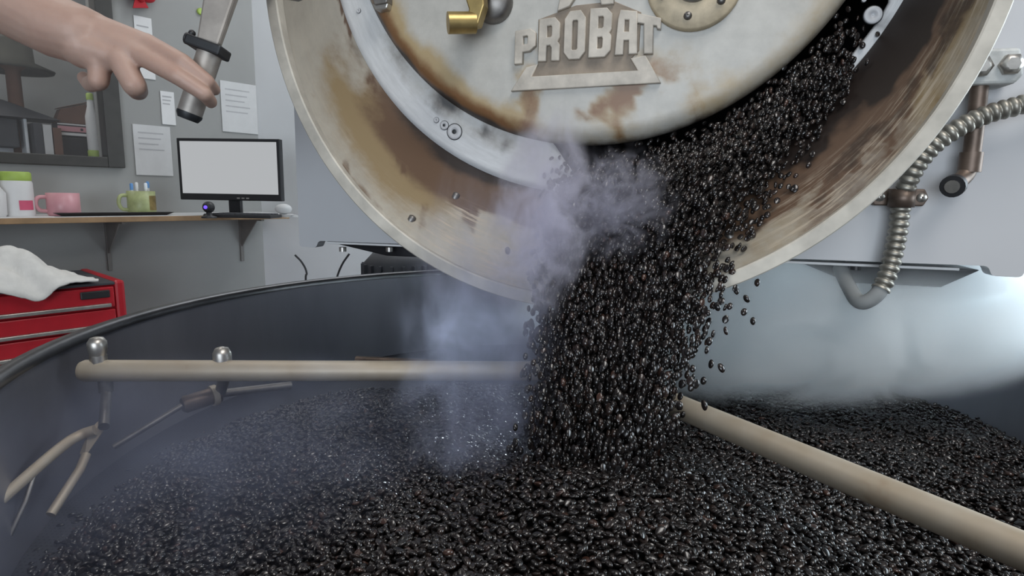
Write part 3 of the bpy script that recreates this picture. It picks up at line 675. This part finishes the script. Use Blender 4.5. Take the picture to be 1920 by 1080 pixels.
# pipe bracket, gas pipe, conduit on the right of the panel
def pv(px, py, d): u_, z_ = mp_(px, py, d); return Vector((u_, d, z_))
bk_ = [mp_(*p, -.03) for p in ((1812, 100), (1822, 93), (1912, 90), (1918, 140), (1900, 158), (1815, 160))]
bk = MB().hexa([(a, -.035, b) for a, b in bk_], [(a, .012, b) for a, b in bk_]).build('pipe_bracket', M['bracket'], ro, .004)
for px, py in ((1836, 126), (1893, 122)):
    p = pv(px, py, -.035); MB().tube([p, p+Vector((0, -.008, 0)), p+Vector((0, -.011, 0))], [.0135, .0135, .008], 6).build('bolt', M['steel'], bk)
P = [pv(1872, -420, -.018), pv(1850, -20, -.018), pv(1843, 100, -.018), pv(1836, 165, -.018), pv(1828, 240, -.018), pv(1820, 300, -.018), pv(1812, 325, -.02), pv(1797, 341, -.03), pv(1788, 348, -.048)]
gp = MB().tube(catmull(P, 6), .0105, 18).build('gas_pipe', M['copper'], ro)
p = P[-1]; d_ = (P[-1]-P[-2]).normalized()
MB().tube([P[5]+Vector((0, 0, .01)), P[5]-Vector((0, 0, .016))], .0135, 18).build('elbow_collar', M['copper'], gp)
MB().tube([p-d_*.004, p+d_*.006], .0145, 18).build('elbow_ring', M['black'], gp)
MB().tube([p+d_*.006, p+d_*.008], .0085, 14).build('elbow_plug', M['steel'], gp)
path = catmull([pv(2040, 150, .05), pv(2000, 168, -.03), pv(1920, 195, -.035), pv(1850, 215, -.035), pv(1790, 244, -.035), pv(1745, 278, -.033), pv(1712, 322, -.028), pv(1692, 372, -.018), pv(1684, 430, -.018), pv(1674, 480, -.02), pv(1660, 525, -.026), pv(1640, 556, -.03), pv(1612, 566, -.02), pv(1590, 535, .02), pv(1572, 495, .06), pv(1566, 470, .08)], 40)
L = [0]
for i in range(1, len(path)): L.append(L[-1]+(path[i]-path[i-1]).length)
rad = [(.0088+.0040*(abs(math.cos(PI*s_/.0105)))**.6 if i < len(path)*.70 else .0105) for i, s_ in enumerate(L)]
k_ = int(len(path)*.70)
cd = MB().tube(path[:k_+1], rad[:k_+1], 16).build('armoured_conduit', M['conduit'], ro)
MB().tube(path[k_:], .0105, 16).build('conduit_tail', M['greymid'], ro)
p = pv(1684, 370, .006)
cl = MB().hexa([(p.x-.032, -.002, p.z-.012), (p.x+.03, -.002, p.z-.012), (p.x+.036, -.002, p.z), (p.x+.03, -.002, p.z+.012), (p.x-.032, -.002, p.z+.012), (p.x-.038, -.002, p.z)], [(p.x-.032, .012, p.z-.012), (p.x+.03, .012, p.z-.012), (p.x+.036, .012, p.z), (p.x+.03, .012, p.z+.012), (p.x-.032, .012, p.z+.012), (p.x-.038, .012, p.z)]).build('conduit_clamp', M['copper'], ro, .002)
q = pv(1692, 372, -.018)
sv = []; 
for i in range(13):
    a = PI*i/12
    for rr_ in (.0135, .0165):
        for dz in (-.012, .012): sv.append((q.x+rr_*math.cos(a), -.014-rr_*math.sin(a)*1.1, q.z+dz))
sf = []
for i in range(12):
    b0, b1 = i*4, i*4+4; sf += [(b0+2, b0+3, b1+3, b1+2), (b0, b1, b1+1, b0+1), (b0, b0+2, b1+2, b1), (b0+1, b1+1, b1+3, b0+3)]
MB().add(sv, sf, True).build('saddle', M['copper'], cl)
for dx in (-.026, .026): MB().lathe([(.001, -.007), (.006, -.006), (.0065, -.002)], 14, (p.x+dx, 0, p.z), 'y', False).build('screw', M['steel'], cl)

# ================================================================ DISCHARGE LEVER + HAND
HD = .76
def hp(px, py, dy=0.0): return atY(px, py, HD+dy)
lv = tag(empty('discharge_lever', hp(372, 150, .026)), 'worn steel lever with a round grip held by two fingers', 'lever')
LO = lv.location.copy()
def lvb(mb, name, mt, bevel=0, parent=lv):
    mb.v = [tuple(Vector(v)-LO) for v in mb.v]; return mb.build(name, mt, parent, bevel)
gt, gb = hp(396, 92, .03), hp(356, 212, .022); ax = (gb-gt).normalized()
lvb(MB().tube([gt, gb-ax*.004, gb], [.0150, .0150, .0150], 26), 'grip', M['grip'])
lvb(MB().tube([gb, gb+ax*.003, gb+ax*.009], [.0158, .0158, .0125], 8), 'grip_cap', M['darkmetal'])
c0 = hp(390, 90, .028); side = (hp(420, 103, .028)-hp(357, 80, .028)).normalized(); dep = ax.cross(side).normalized()
def blk(c, e1, h1, e2, h2, e3, h3):
    lo = [c-e3*h3+e1*s1*h1+e2*s2*h2 for s1, s2 in ((-1,-1),(1,-1),(1,1),(-1,1))]; hi = [p+e3*2*h3 for p in lo]; return lo, hi
lvb(MB().hexa(*blk(c0, side, .023, dep, .016, ax, .0065)), 'collar', M['darkmetal'], .0025)
a0_, a1_ = hp(392, 82, .03), hp(436, -90, .05); ad = (a1_-a0_).normalized(); as_ = (side-ad*side.dot(ad)).normalized(); adp = ad.cross(as_).normalized()
lo = [a0_+as_*x_+adp*y_ for x_, y_ in ((-.014, -.006), (.014, -.006), (.014, .006), (-.014, .006))]
hi = [a1_+as_*x_+adp*y_ for x_, y_ in ((-.024, -.008), (.024, -.008), (.024, .008), (-.024, .008))]
lvb(MB().hexa(lo, hi), 'lever_arm', M['grip'], .003)
wb_ = hp(362, 76, .03)
lvb(MB().tube([wb_, wb_-side*.009], [.0075, .0075], 12).ball(wb_-side*.004-ax*.008, .0045), 'wing_bolt', M['black'])
s0 = a1_-ad*.01; s1 = ml(-.50, .02, 0); s1.z = s0.z
lvb(MB().rod(s0, s1, .014), 'pivot_shaft', M['gunmetal'])

def capsule(mb, p, q, r1, r2, n=14):
    p, q = Vector(p), Vector(q); mb.ball(p, r1, n=n, m=9); mb.ball(q, r2, n=n, m=9)
    mb.tube([p, q], [r1*.995, r2*.995], n)
hb = MB()
mm = HD/FPX
# forearm and wrist
fo_ = [(-420, -270, .10, .048), (-230, -150, .06, .049), (-90, -62, .03, .047), (40, 14, .014, .0415), (105, 50, .010, .038), (150, 66, .010, .036)]
for a, b in zip(fo_, fo_[1:]): capsule(hb, hp(*a[:3]), hp(*b[:3]), a[3], b[3], 22)
wr1, wr2 = (172, 62, .014), (158, 88, .004)
MCP = {'i': (272, 84, .014), 'm': (252, 99, .004), 'r': (224, 110, .0), 'p': (187, 117, .0)}
capsule(hb, hp(150, 66, .010), hp(*wr1), .034, .027); capsule(hb, hp(150, 66, .010), hp(*wr2), .034, .0265)
for k, w_ in (('i', wr1), ('m', wr1), ('r', wr2), ('p', wr2)):
    capsule(hb, hp(*w_), hp(*MCP[k]), .0262, .0148 if k != 'p' else .0158)
capsule(hb, hp(172, 78, .012), hp(236, 98, .008), .030, .0175)
capsule(hb, hp(*MCP['i']), hp(*MCP['m']), .0135, .0138); capsule(hb, hp(*MCP['m']), hp(*MCP['r']), .0135, .0135); capsule(hb, hp(*MCP['r']), hp(*MCP['p']), .0132, .0132)
FING = {'i': [(276, 82, .012), (343, 116, -.002), (388, 152, .006), (401, 168, .028)],
        'm': [(256, 99, .003), (333, 143, -.010), (383, 176, -.004), (395, 191, .016)],
        'r': [(226, 112, -.002), (252, 160, -.008), (258, 170, .020), (244, 158, .038)],
        'p': [(188, 118, .0), (185, 152, -.004), (170, 158, .020), (158, 146, .030)]}
FR_ = {'i': (.0128, .0105, .0092, .0082), 'm': (.0130, .0110, .0096, .0084), 'r': (.0150, .0140, .0122, .010), 'p': (.0135, .0118, .0102, .0085)}
for k, ch_ in FING.items():
    for j in range(3): capsule(hb, hp(*ch_[j]), hp(*ch_[j+1]), FR_[k][j], FR_[k][j+1])
th_ = [(188, 70, .022), (232, 78, .038), (290, 104, .05), (335, 128, .052)]
for j in range(3): capsule(hb, hp(*th_[j]), hp(*th_[j+1]), (.019, .0145, .012, .010)[j], (.019, .0145, .012, .010)[j+1])
HL = hp(178, 80)
hb.v = [tuple(Vector(v)-HL) for v in hb.v]
tmp = hb.build('tmp_hand', M['skin'])
rm = tmp.modifiers.new('r', 'REMESH'); rm.mode = 'VOXEL'; rm.voxel_size = .0021; rm.use_smooth_shade = True
s1_ = tmp.modifiers.new('s', 'SMOOTH'); s1_.factor = .5; s1_.iterations = 10
me = bpy.data.meshes.new_from_object(tmp.evaluated_get(bpy.context.evaluated_depsgraph_get()))
me.name = 'arm_body'; me.polygons.foreach_set('use_smooth', [True]*len(me.polygons)); me.materials.clear(); me.materials.append(M['skin'])
bpy.data.objects.remove(tmp)
pe = bpy.data.objects.new('person', me); COL.objects.link(pe); pe.location = HL
tag(pe, 'bare right forearm and hand of a person pulling the lever with two fingers', 'person')

# ================================================================ COOLING TRAY
TC = Vector((.122, .921, 0)); TR = .751; TRZ = CAMZ-.21; TFZ = CAMZ-.43
ct = tag(empty('cooling_tray', TC), 'big round dark steel cooling tray full of roasted beans', 'cooling tray')
MB().lathe([(TR, TFZ-.02), (TR, TRZ-.004)], 128, close=False).build('tray_wall', M['tray'], ct)
MB().lathe([(TR+.008, TRZ-.004), (TR+.008, .55), (TR-.12, .45)], 96, close=False).build('outer_skirt', M['tray'], ct)
MB().lathe([(TR-.003, TRZ-.012), (TR-.0035, TRZ-.002), (TR, TRZ+.002), (TR+.014, TRZ+.002), (TR+.017, TRZ-.003), (TR+.014, TRZ-.014)], 128, close=False).build('tray_rim', M['rimdark'], ct)
MB().lathe([(.001, TFZ), (TR, TFZ)], 96, close=False, smooth=False).build('perforated_floor', M['trayfloor'], ct)
for k in range(4):
    a = R(45+90*k); MB().rod((.5*math.cos(a), .5*math.sin(a), 0), (.5*math.cos(a), .5*math.sin(a), .47), .03).build('leg', M['darkmetal'], ct)
# stirrer
HB = Vector((.132, .895, CAMZ-.272))
st = tag(empty('stirrer', HB), 'stirrer of tan steel pipe arms turning in the cooling tray', 'stirrer')
def stb(mb, name, mt, bevel=0, parent=st):
    mb.v = [tuple(Vector(v)-HB) for v in mb.v]; return mb.build(name, mt, parent, bevel)
stb(MB().lathe([(.05, -.145), (.05, -.03), (.062, -.025), (.062, .025), (.04, .04), (.02, .045)], 32, HB), 'hub', M['gunmetal'])
e1 = atZ(150, 695, -.246); AR = .0148
stb(MB().tube([HB, e1+(HB-e1).normalized()*.006, e1], [AR, AR, AR*.8], 24), 'arm', M['arm'])
e2 = HB+(atZ(1920, 1034, -.272)-HB)*1.22
stb(MB().tube([HB, e2], AR*1.05, 24), 'arm', M['arm'])
e3 = atZ(668, 676, -.285); stb(MB().tube([HB+Vector((0, .03, -.01)), e3], .008, 16), 'arm', M['copper'])
e4 = HB+Vector((.33, .55, 0)); stb(MB().tube([HB, e4], AR, 20), 'arm', M['arm'])
def onarm(px):                           # the point of the left arm above a pixel column
    f_ = (px-150)/(940-150); q_ = atZ(940, 692, -.2705); return e1+(q_-e1)*f_
for px in (182, 393):
    p = onarm(px)
    b_ = stb(MB().tube([p+Vector((0, 0, .008)), p+Vector((0, 0, .022))], .0105, 6).tube([p+Vector((0, 0, .022)), p+Vector((0, 0, .030)), p+Vector((0, 0, .040)), p+Vector((0, 0, .046)), p+Vector((0, 0, .0475))], [.0095, .0118, .0118, .008, .002], 16) if px < 300 else
             MB().tube([p+Vector((0, 0, .010)), p+Vector((0, 0, .025)), p+Vector((0, 0, .032)), p+Vector((0, 0, .0345))], [.0125, .0125, .009, .002], 16), 'cap_nut', M['steel'])
# outer paddle: post, plough blade, long brace rod
p = onarm(190); pb_ = atZ(195, 800, -.305)
pdl = stb(MB().tube([p, Vector((p.x, p.y, p.z-.03))], .009, 14).tube([Vector((p.x, p.y, p.z-.03)), pb_], .0065, 14), 'paddle_post', M['gunmetal'])
bl = [atZ(206, 785, -.300), atZ(200, 800, -.31), atZ(160, 857, -.345), atZ(150, 850, -.342), atZ(165, 812, -.315), atZ(183, 790, -.303)]
nb = (bl[2]-bl[0]).cross(bl[4]-bl[0]).normalized()*.0035
stb(MB().hexa([b-nb for b in bl], [b+nb for b in bl]), 'plough_blade', M['arm'], .001)
stb(MB().tube(catmull([atZ(178, 806, -.31), atZ(150, 816, -.315), atZ(110, 842, -.322), atZ(0, 938, -.345), atZ(-80, 1010, -.36)], 6), [.0068]*25, 12), 'brace_rod', M['arm'])
stb(MB().tube([atZ(162, 852, -.342), atZ(150, 880, -.354), atZ(128, 914, -.366), atZ(95, 965, -.385)], .0055, 10), 'brace_rod', M['arm'])
stb(MB().tube([atZ(66, 884, -.333), atZ(48, 940, -.36), atZ(18, 1004, -.39)], .003, 8), 'brace_rod', M['gunmetal'])
# inner paddle: socket with collar and a thin rod
p = onarm(400); sA, sB = atZ(412, 738, -.300), atZ(342, 760, -.305)
stb(MB().tube([p, sA], .008, 12), 'paddle_post', M['gunmetal'])
so_ = stb(MB().tube([sA, sB+(sA-sB)*.06, sB], [.0125, .0125, .010], 20), 'rod_socket', M['copper'])
cC = sA+(sB-sA)*.16; cd_ = (sB-sA).normalized()
stb(MB().tube([cC-cd_*.004, cC+cd_*.004], .0155, 20), 'socket_collar', M['arm'])
stb(MB().tube([sB, atZ(213, 838, -.345)], .004, 10), 'thin_rod', M['gunmetal'])
stb(MB().tube([sA, atZ(545, 722, -.31)], .006, 10), 'thin_rod', M['gunmetal'])

# ================================================================ BEANS
edge_px = [(0, 1100), (20, 1060), (120, 950), (230, 870), (330, 800), (530, 732), (700, 718), (900, 712), (1100, 700), (1300, 690), (1420, 650)]
edge = np.array([tuple(atZ(a, b, -.395))[:2] for a, b in edge_px])
edge = np.vstack([[edge[0, 0]-.0, .0], edge, [.75, 1.62]])
poly = np.vstack([edge, [1.2, 1.62], [1.2, 0.0]])
def inside(P, poly):
    x, y = P[:, 0], P[:, 1]; c = np.zeros(len(P), bool); n = len(poly)
    for i in range(n):
        x1, y1 = poly[i]; x2, y2 = poly[(i+1) % n]
        cond = ((y1 > y) != (y2 > y)); xx = (x2-x1)*(y-y1)/((y2-y1) if y2 != y1 else 1e-9)+x1; c ^= cond & (x < xx)
    return c
def dline(P, L):
    d = np.full(len(P), 9.0)
    for i in range(len(L)-1):
        a, b = L[i], L[i+1]; ab = b-a; t_ = np.clip(((P-a)@ab)/max(1e-9, ab@ab), 0, 1); d = np.minimum(d, np.hypot(*(P-a-t_[:, None]*ab).T))
    return d
LAND = np.array([.10, .62])
def heights(P):
    d = np.where(inside(P, poly), dline(P, edge), -dline(P, edge))
    h = TFZ + (.06)*smoothstep(-.005, .13, d) + .014*smoothstep(.1, .35, d)
    r2 = ((P-LAND)**2)@np.array([1, 1]); h += .045*np.exp(-r2/(2*.10**2)) * (d > 0)
    x, y = P[:, 0], P[:, 1]
    h += (.006*np.sin(9*x+3*y)+.005*np.sin(13*y-7*x+1)+.004*np.sin(27*x+21*y)) * smoothstep(0, .1, d)
    rr_ = np.hypot(x-TC.x, y-TC.y); h += -.036*smoothstep(.25, .62, x)
    return h, d
def bean_mesh():
    nU, nV = 12, 8; vs = []; fs = []
    a_, b_, c_ = .0050, .0037, .0031
    vs.append((a_, 0, 0))
    for i in range(1, nU):
        t_ = PI*i/nU; cx, rr_ = math.cos(t_)*a_, math.sin(t_)
        for k in range(nV):
            p_ = 2*PI*k/nV+PI/2; y_ = b_*rr_*math.cos(p_); z_ = c_*rr_*math.sin(p_)
            if z_ < 0: z_ *= .55
            if k == nV//2: z_ *= .35           # centre crease on the flat side
            vs.append((cx, y_, z_))
    vs.append((-a_, 0, 0)); Lx = len(vs)-1
    fs += [(0, 1+k, 1+(k+1) % nV) for k in range(nV)]
    for i in range(nU-2):
        for k in range(nV): fs.append((1+i*nV+k, 1+(i+1)*nV+k, 1+(i+1)*nV+(k+1) % nV, 1+i*nV+(k+1) % nV))
    fs += [(Lx, 1+(nU-2)*nV+(k+1) % nV, 1+(nU-2)*nV+k) for k in range(nV)]
    return MB().add(vs, fs, True).mesh('coffee_bean', M['bean'])
BM = bean_mesh()
proto = bpy.data.objects.new('bean_source', BM)          # used by the node tree only, never linked
def scatter_group():
    g = bpy.data.node_groups.new('bean_scatter', 'GeometryNodeTree')
    g.interface.new_socket('Geometry', in_out='INPUT', socket_type='NodeSocketGeometry'); g.interface.new_socket('Geometry', in_out='OUTPUT', socket_type='NodeSocketGeometry')
    N = g.nodes.new; gi = N('NodeGroupInput'); go = N('NodeGroupOutput')
    oi = N('GeometryNodeObjectInfo'); oi.inputs['Object'].default_value = proto; oi.transform_space = 'ORIGINAL'
    ip = N('GeometryNodeInstanceOnPoints')
    def na(nm, dt):
        x = N('GeometryNodeInputNamedAttribute'); x.data_type = dt; x.inputs['Name'].default_value = nm; return x.outputs['Attribute']
    g.links.new(gi.outputs[0], ip.inputs['Points']); g.links.new(oi.outputs['Geometry'], ip.inputs['Instance'])
    g.links.new(na('is_bean', 'BOOLEAN'), ip.inputs['Selection']); g.links.new(na('rot', 'FLOAT_VECTOR'), ip.inputs['Rotation']); g.links.new(na('scl', 'FLOAT'), ip.inputs['Scale'])
    sg_ = N('GeometryNodeDeleteGeometry'); sg_.domain = 'POINT'; g.links.new(gi.outputs[0], sg_.inputs['Geometry']); g.links.new(na('is_bean', 'BOOLEAN'), sg_.inputs['Selection'])
    j = N('GeometryNodeJoinGeometry'); g.links.new(ip.outputs[0], j.inputs[0]); g.links.new(sg_.outputs[0], j.inputs[0]); g.links.new(j.outputs[0], go.inputs[0])
    return g
GRP = scatter_group()
def bean_stuff(name, pos, rot, scl, bedv, bedf, label):
    me = bpy.data.meshes.new(name); nb_ = len(bedv); vs = np.vstack([bedv, pos]) if nb_ else pos
    me.from_pydata(vs.tolist(), [], bedf); me.polygons.foreach_set('use_smooth', [True]*len(bedf)); me.materials.append(M['bed'])
    n = len(vs)
    a = me.attributes.new('is_bean', 'BOOLEAN', 'POINT'); a.data.foreach_set('value', np.r_[np.zeros(nb_, bool), np.ones(len(pos), bool)])
    a = me.attributes.new('rot', 'FLOAT_VECTOR', 'POINT'); a.data.foreach_set('vector', np.vstack([np.zeros((nb_, 3)), rot]).ravel().astype(np.float32))
    a = me.attributes.new('scl', 'FLOAT', 'POINT'); a.data.foreach_set('value', np.r_[np.ones(nb_), scl].astype(np.float32))
    o = bpy.data.objects.new(name, me); COL.objects.link(o); m = o.modifiers.new('beans', 'NODES'); m.node_group = GRP
    tag(o, label, 'beans', kind='stuff'); return o
# bed surface
gx = np.arange(-.66, .9, .02); gy = np.arange(.14, 1.70, .02); GX, GY = np.meshgrid(gx, gy); P = np.c_[GX.ravel(), GY.ravel()]
h, d = heights(P); ok = (np.hypot(P[:, 0]-TC.x, P[:, 1]-TC.y) < TR-.012) & (d > -.01)
idx = -np.ones(len(P), int); idx[ok] = np.arange(ok.sum()); bedv = np.c_[P[ok], h[ok]-.010]
nx = len(gx); bedf = []
for r_ in range(len(gy)-1):
    for c_ in range(nx-1):
        q = [idx[r_*nx+c_], idx[r_*nx+c_+1], idx[(r_+1)*nx+c_+1], idx[(r_+1)*nx+c_]]
        if min(q) >= 0: bedf.append(tuple(int(i) for i in q))
# beans of the bed: two loose layers
S = .0072
gx = np.arange(-.66, .90, S); gy = np.arange(.30, 1.68, S*.9)
GX, GY = np.meshgrid(gx, gy); GX = GX+(np.arange(len(gy)) % 2)[:, None]*S*.5
P = np.c_[GX.ravel(), GY.ravel()]; P = np.vstack([P, P+[S*.5, S*.4]]); lay = np.r_[np.zeros(len(P)//2), np.ones(len(P)//2)]
P = P+rng.uniform(-.42, .42, P.shape)*S
h, d = heights(P)
# keep what the tray holds, thinned along the open edge of the pile
keep = (np.hypot(P[:, 0]-TC.x, P[:, 1]-TC.y) < TR-.009) & (d > rng.normal(.0, .012, len(P)))
keep &= (np.abs(P[:, 0]) < P[:, 1]*.98+.06) & ~((lay > 0) & (rng.random(len(P)) < .25))
P, h, lay = P[keep], h[keep], lay[keep]
pos = np.c_[P, h-.004+lay*.003+rng.uniform(-.003, .004, len(P))]
n = len(pos)
rot = np.c_[rng.normal(0, .55, n)+np.where(rng.random(n) < .45, PI, 0), rng.normal(0, .38, n), rng.uniform(0, 2*PI, n)]
scl = rng.normal(1.0, .09, n)
# the largest in the picture become single beans
dv = pos-np.array([0, 0, CAMZ]); Fv = np.array(C_F); depth = dv@Fv; sxp = 960+FPX*(dv@np.array(C_R))/depth; syp = 540-FPX*(dv@np.array(C_U))/depth
vis = (sxp > 10) & (sxp < 1910) & (syp > 0) & (syp < 1072) & (lay > 0)
order = np.argsort(np.where(vis, depth, 99)); single = order[:270]
msk = np.ones(n, bool); msk[single] = False
bean_stuff('bean_bed', pos[msk], rot[msk], scl[msk], bedv, bedf, 'bed of dark roasted coffee beans filling the cooling tray')
def single_bean(p, r_, s_, label, grp):
    o = bpy.data.objects.new('coffee_bean', BM); COL.objects.link(o); o.location = p; o.rotation_euler = r_; o.scale = (s_, s_, s_)
    tag(o, label, 'coffee bean', grp)
for i in single: single_bean(pos[i], rot[i], float(scl[i]), 'dark roasted coffee bean lying in the front of the bed, nearest the viewer', 'front beans of the bed')
# pouring beans
def align(d):                            # long axis along the motion
    d = Vector(d).normalized(); q = d.to_track_quat('X', 'Z'); q = q @ Euler((random.uniform(0, 2*PI), 0, 0)).to_quaternion(); return q.to_euler()
pp_, rr2 = [], []
def rim_angle(px, py):
    u_, z_ = mp_(px, py, RV); return math.atan2(z_-RC[1], u_-RC[0])
TH_L, TH_R = rim_angle(985, 525), rim_angle(1425, 470)
def slide(sq, w_, off):                  # sq: 0 left .. 1 right of the stream, w_: faceplate .. rim
    th0 = R(-99+72*sq); th1 = TH_L+(TH_R-TH_L)*sq
    th = th0+(th1-th0)*min(1, w_)**.85
    cx = FC[0]+(RC[0]-FC[0])*w_; cz = FC[1]+(RC[1]-FC[1])*w_
    return Vector((cx+(FR-.005-off)*math.cos(th), RV*w_, cz+(FR-.005-off)*math.sin(th)))
while len(pp_) < 6200:                   # sliding down the hood
    sq = random.triangular(-.02, 1.0, .38); w_ = random.random()**.85
    off = abs(random.gauss(0, .05+.03*w_)); lim = .066 if w_ < .36 else .066+.10*(w_-.36)/.64
    if off > lim: continue
    p = slide(sq, w_, off); q = slide(sq, w_+.05, off)
    pp_.append(ml(*p)); rr2.append(align((ml(*q)-ml(*p))+Vector((random.gauss(0, .003), random.gauss(0, .003), random.gauss(0, .003)))))
n_c = len(pp_)
while len(pp_) < n_c+1500:               # crowding in the gap beside the door
    sq = random.triangular(.25, 1.02, .8); w_ = random.random()*.3; off = random.uniform(.0, .058)
    p = slide(sq, w_, off)
    pp_.append(ml(*p)); rr2.append(align((random.gauss(-.3, .3), random.gauss(-.3, .3), -1)))
LA, LB = atZ(975, 905, -.33), atZ(1275, 905, -.33)
while len(pp_) < 14700:                  # falling to the tray
    sq = random.triangular(0, 1.0, .34); off = min(.11, abs(random.gauss(0, .04))); p0 = ml(*slide(sq, 1, off))
    tgt = LA.lerp(LB, sq**.9)+Vector((random.gauss(0, .010), random.gauss(.03, .035), 0))
    vz = -.45+random.gauss(0, .08); hgt = p0.z-tgt.z; T = (vz+math.sqrt(vz*vz+19.6*hgt))/9.8
    vx, vy = (tgt.x-p0.x)/T, (tgt.y-p0.y)/T; tm = T*random.random()**.75
    wpt = p0+Vector((vx*tm, vy*tm, vz*tm-4.9*tm*tm))
    hh, _ = heights(np.array([[wpt.x, wpt.y]]))
    if wpt.z < hh[0]: continue
    if sq > .75 and random.random() < .45*tm/T: continue
    pp_.append(wpt); rr2.append(align((vx, vy, vz-9.8*tm)))
pos2 = np.array([tuple(p) for p in pp_]); rot2 = np.array([tuple(r_) for r_ in rr2])
bean_stuff('falling_beans', pos2, rot2, rng.normal(1.0, .08, len(pos2)), np.zeros((0, 3)), [], 'stream of roasted beans pouring from the round door into the tray')
# stray beans flung out of the stream
strays = [(1400, 560, .70), (1412, 602, .68), (1380, 545, .72), (1345, 575, .7), (1362, 620, .66), (1330, 640, .66), (1308, 600, .7), (1352, 690, .62), (1290, 660, .64), (1420, 530, .74), (1560, 310, .84), (1500, 375, .80), (1470, 415, .78), (1455, 330, .86), (1582, 250, .86), (1552, 262, .86), (1440, 440, .78), (1600, 60, .93), (1530, 300, .85), (1395, 585, .66), (952, 470, .78), (1305, 720, .6), (1275, 760, .58), (1320, 760, .58)]
for (a, b, y_) in strays: single_bean(atY(a, b, y_), align((random.gauss(0, .3), -.4, -1)), random.uniform(.95, 1.15), 'roasted bean flung free at the edge of the pouring stream', 'beans flung from the stream')

# ================================================================ SMOKE
def smoke(name, px, py, Y, size, rotz, density, col, label, nscale=2.2, lo=.42, hi=.72, seed=0.0, tilt=0.0, stretch=(1, 1, 1), anis=0.3):
    t = NT(name); co = t.coord('Object')
    mpn = t.n('ShaderNodeMapping'); mpn.inputs['Location'].default_value = (seed, seed*1.7, seed*.6)
    k_ = max(size); mpn.inputs['Scale'].default_value = tuple(s_/k_*q for s_, q in zip(size, stretch)); t.l(co, mpn.inputs[0])
    nz = t.noise(nscale, 5, .6, mpn.outputs[0], 1.6)
    ln = t.n('ShaderNodeVectorMath', operation='LENGTH'); t.l(co, ln.inputs[0])
    fall = t.math('SUBTRACT', 1.0, ln.outputs['Value'], True)
    # a shell of noise eats into the body, so the outline is ragged rather than round
    body = t.math('ADD', t.math('MULTIPLY', fall, .62), t.math('MULTIPLY', t.math('SUBTRACT', nz, .5), 1.9))
    dn = t.n('ShaderNodeMapRange', interpolation_type='SMOOTHSTEP'); dn.inputs['From Min'].default_value = lo; dn.inputs['From Max'].default_value = hi; t.l(body, dn.inputs['Value'])
    ff = t.n('ShaderNodeMapRange', interpolation_type='SMOOTHSTEP'); ff.inputs['From Max'].default_value = .30; t.l(fall, ff.inputs['Value'])
    dd_ = t.math('MULTIPLY', t.math('MULTIPLY', dn.outputs[0], ff.outputs[0]), density)
    vs_ = t.n('ShaderNodeVolumeScatter'); vs_.inputs['Color'].default_value = (*col, 1); vs_.inputs['Anisotropy'].default_value = anis; t.l(dd_, vs_.inputs['Density'])
    va_ = t.n('ShaderNodeVolumeAbsorption'); va_.inputs['Color'].default_value = (*col, 1); t.l(dd_, va_.inputs['Density'])
    ad_ = t.n('ShaderNodeAddShader'); t.l(vs_.outputs[0], ad_.inputs[0]); t.l(va_.outputs[0], ad_.inputs[1])
    o_ = t.n('ShaderNodeOutputMaterial'); t.l(ad_.outputs[0], o_.inputs['Volume'])
    ob = MB().ball((0, 0, 0), 1.0, n=28, m=18).build(name, t.m); ob.location = atY(px, py, Y); ob.scale = size; ob.rotation_euler = (0, tilt, rotz)
    tag(ob, label, 'smoke', kind='stuff'); return ob
smoke('smoke_plume', 1460, 582, 1.03, (.52, .185, .18), R(-13), 34, (.95, .985, 1.0), 'thick pale teal smoke drifting right under the roaster', 2.3, -.16, .34, 1.3, R(-4), (1, 1, 1.5), -.15)
smoke('smoke_column', 900, 690, .74, (.13, .12, .30), 0, 7.5, (.76, .80, 1.0), 'lilac smoke rising along the left side of the pouring beans', 3.2, .02, .6, 4.1, 0, (1.3, 1.3, .7))
smoke('smoke_wisp', 1010, 420, .71, (.075, .06, .16), 0, 30, (.86, .85, .95), 'grey violet smoke wisp curling over the hood lip', 3.2, .02, .55, 7.7, R(8), (1.2, 1.2, .8))
smoke('smoke_puff', 1140, 380, .74, (.10, .05, .085), 0, 20, (.80, .80, .92), 'small grey smoke puff among the beans below the door', 3.2, .08, .6, 9.2)
smoke('smoke_haze', 330, 850, .66, (.38, .27, .12), R(20), 1.9, (.70, .76, 1.0), 'thin blue haze lying over the left side of the tray', 2.4, -.1, .6, 12.5)
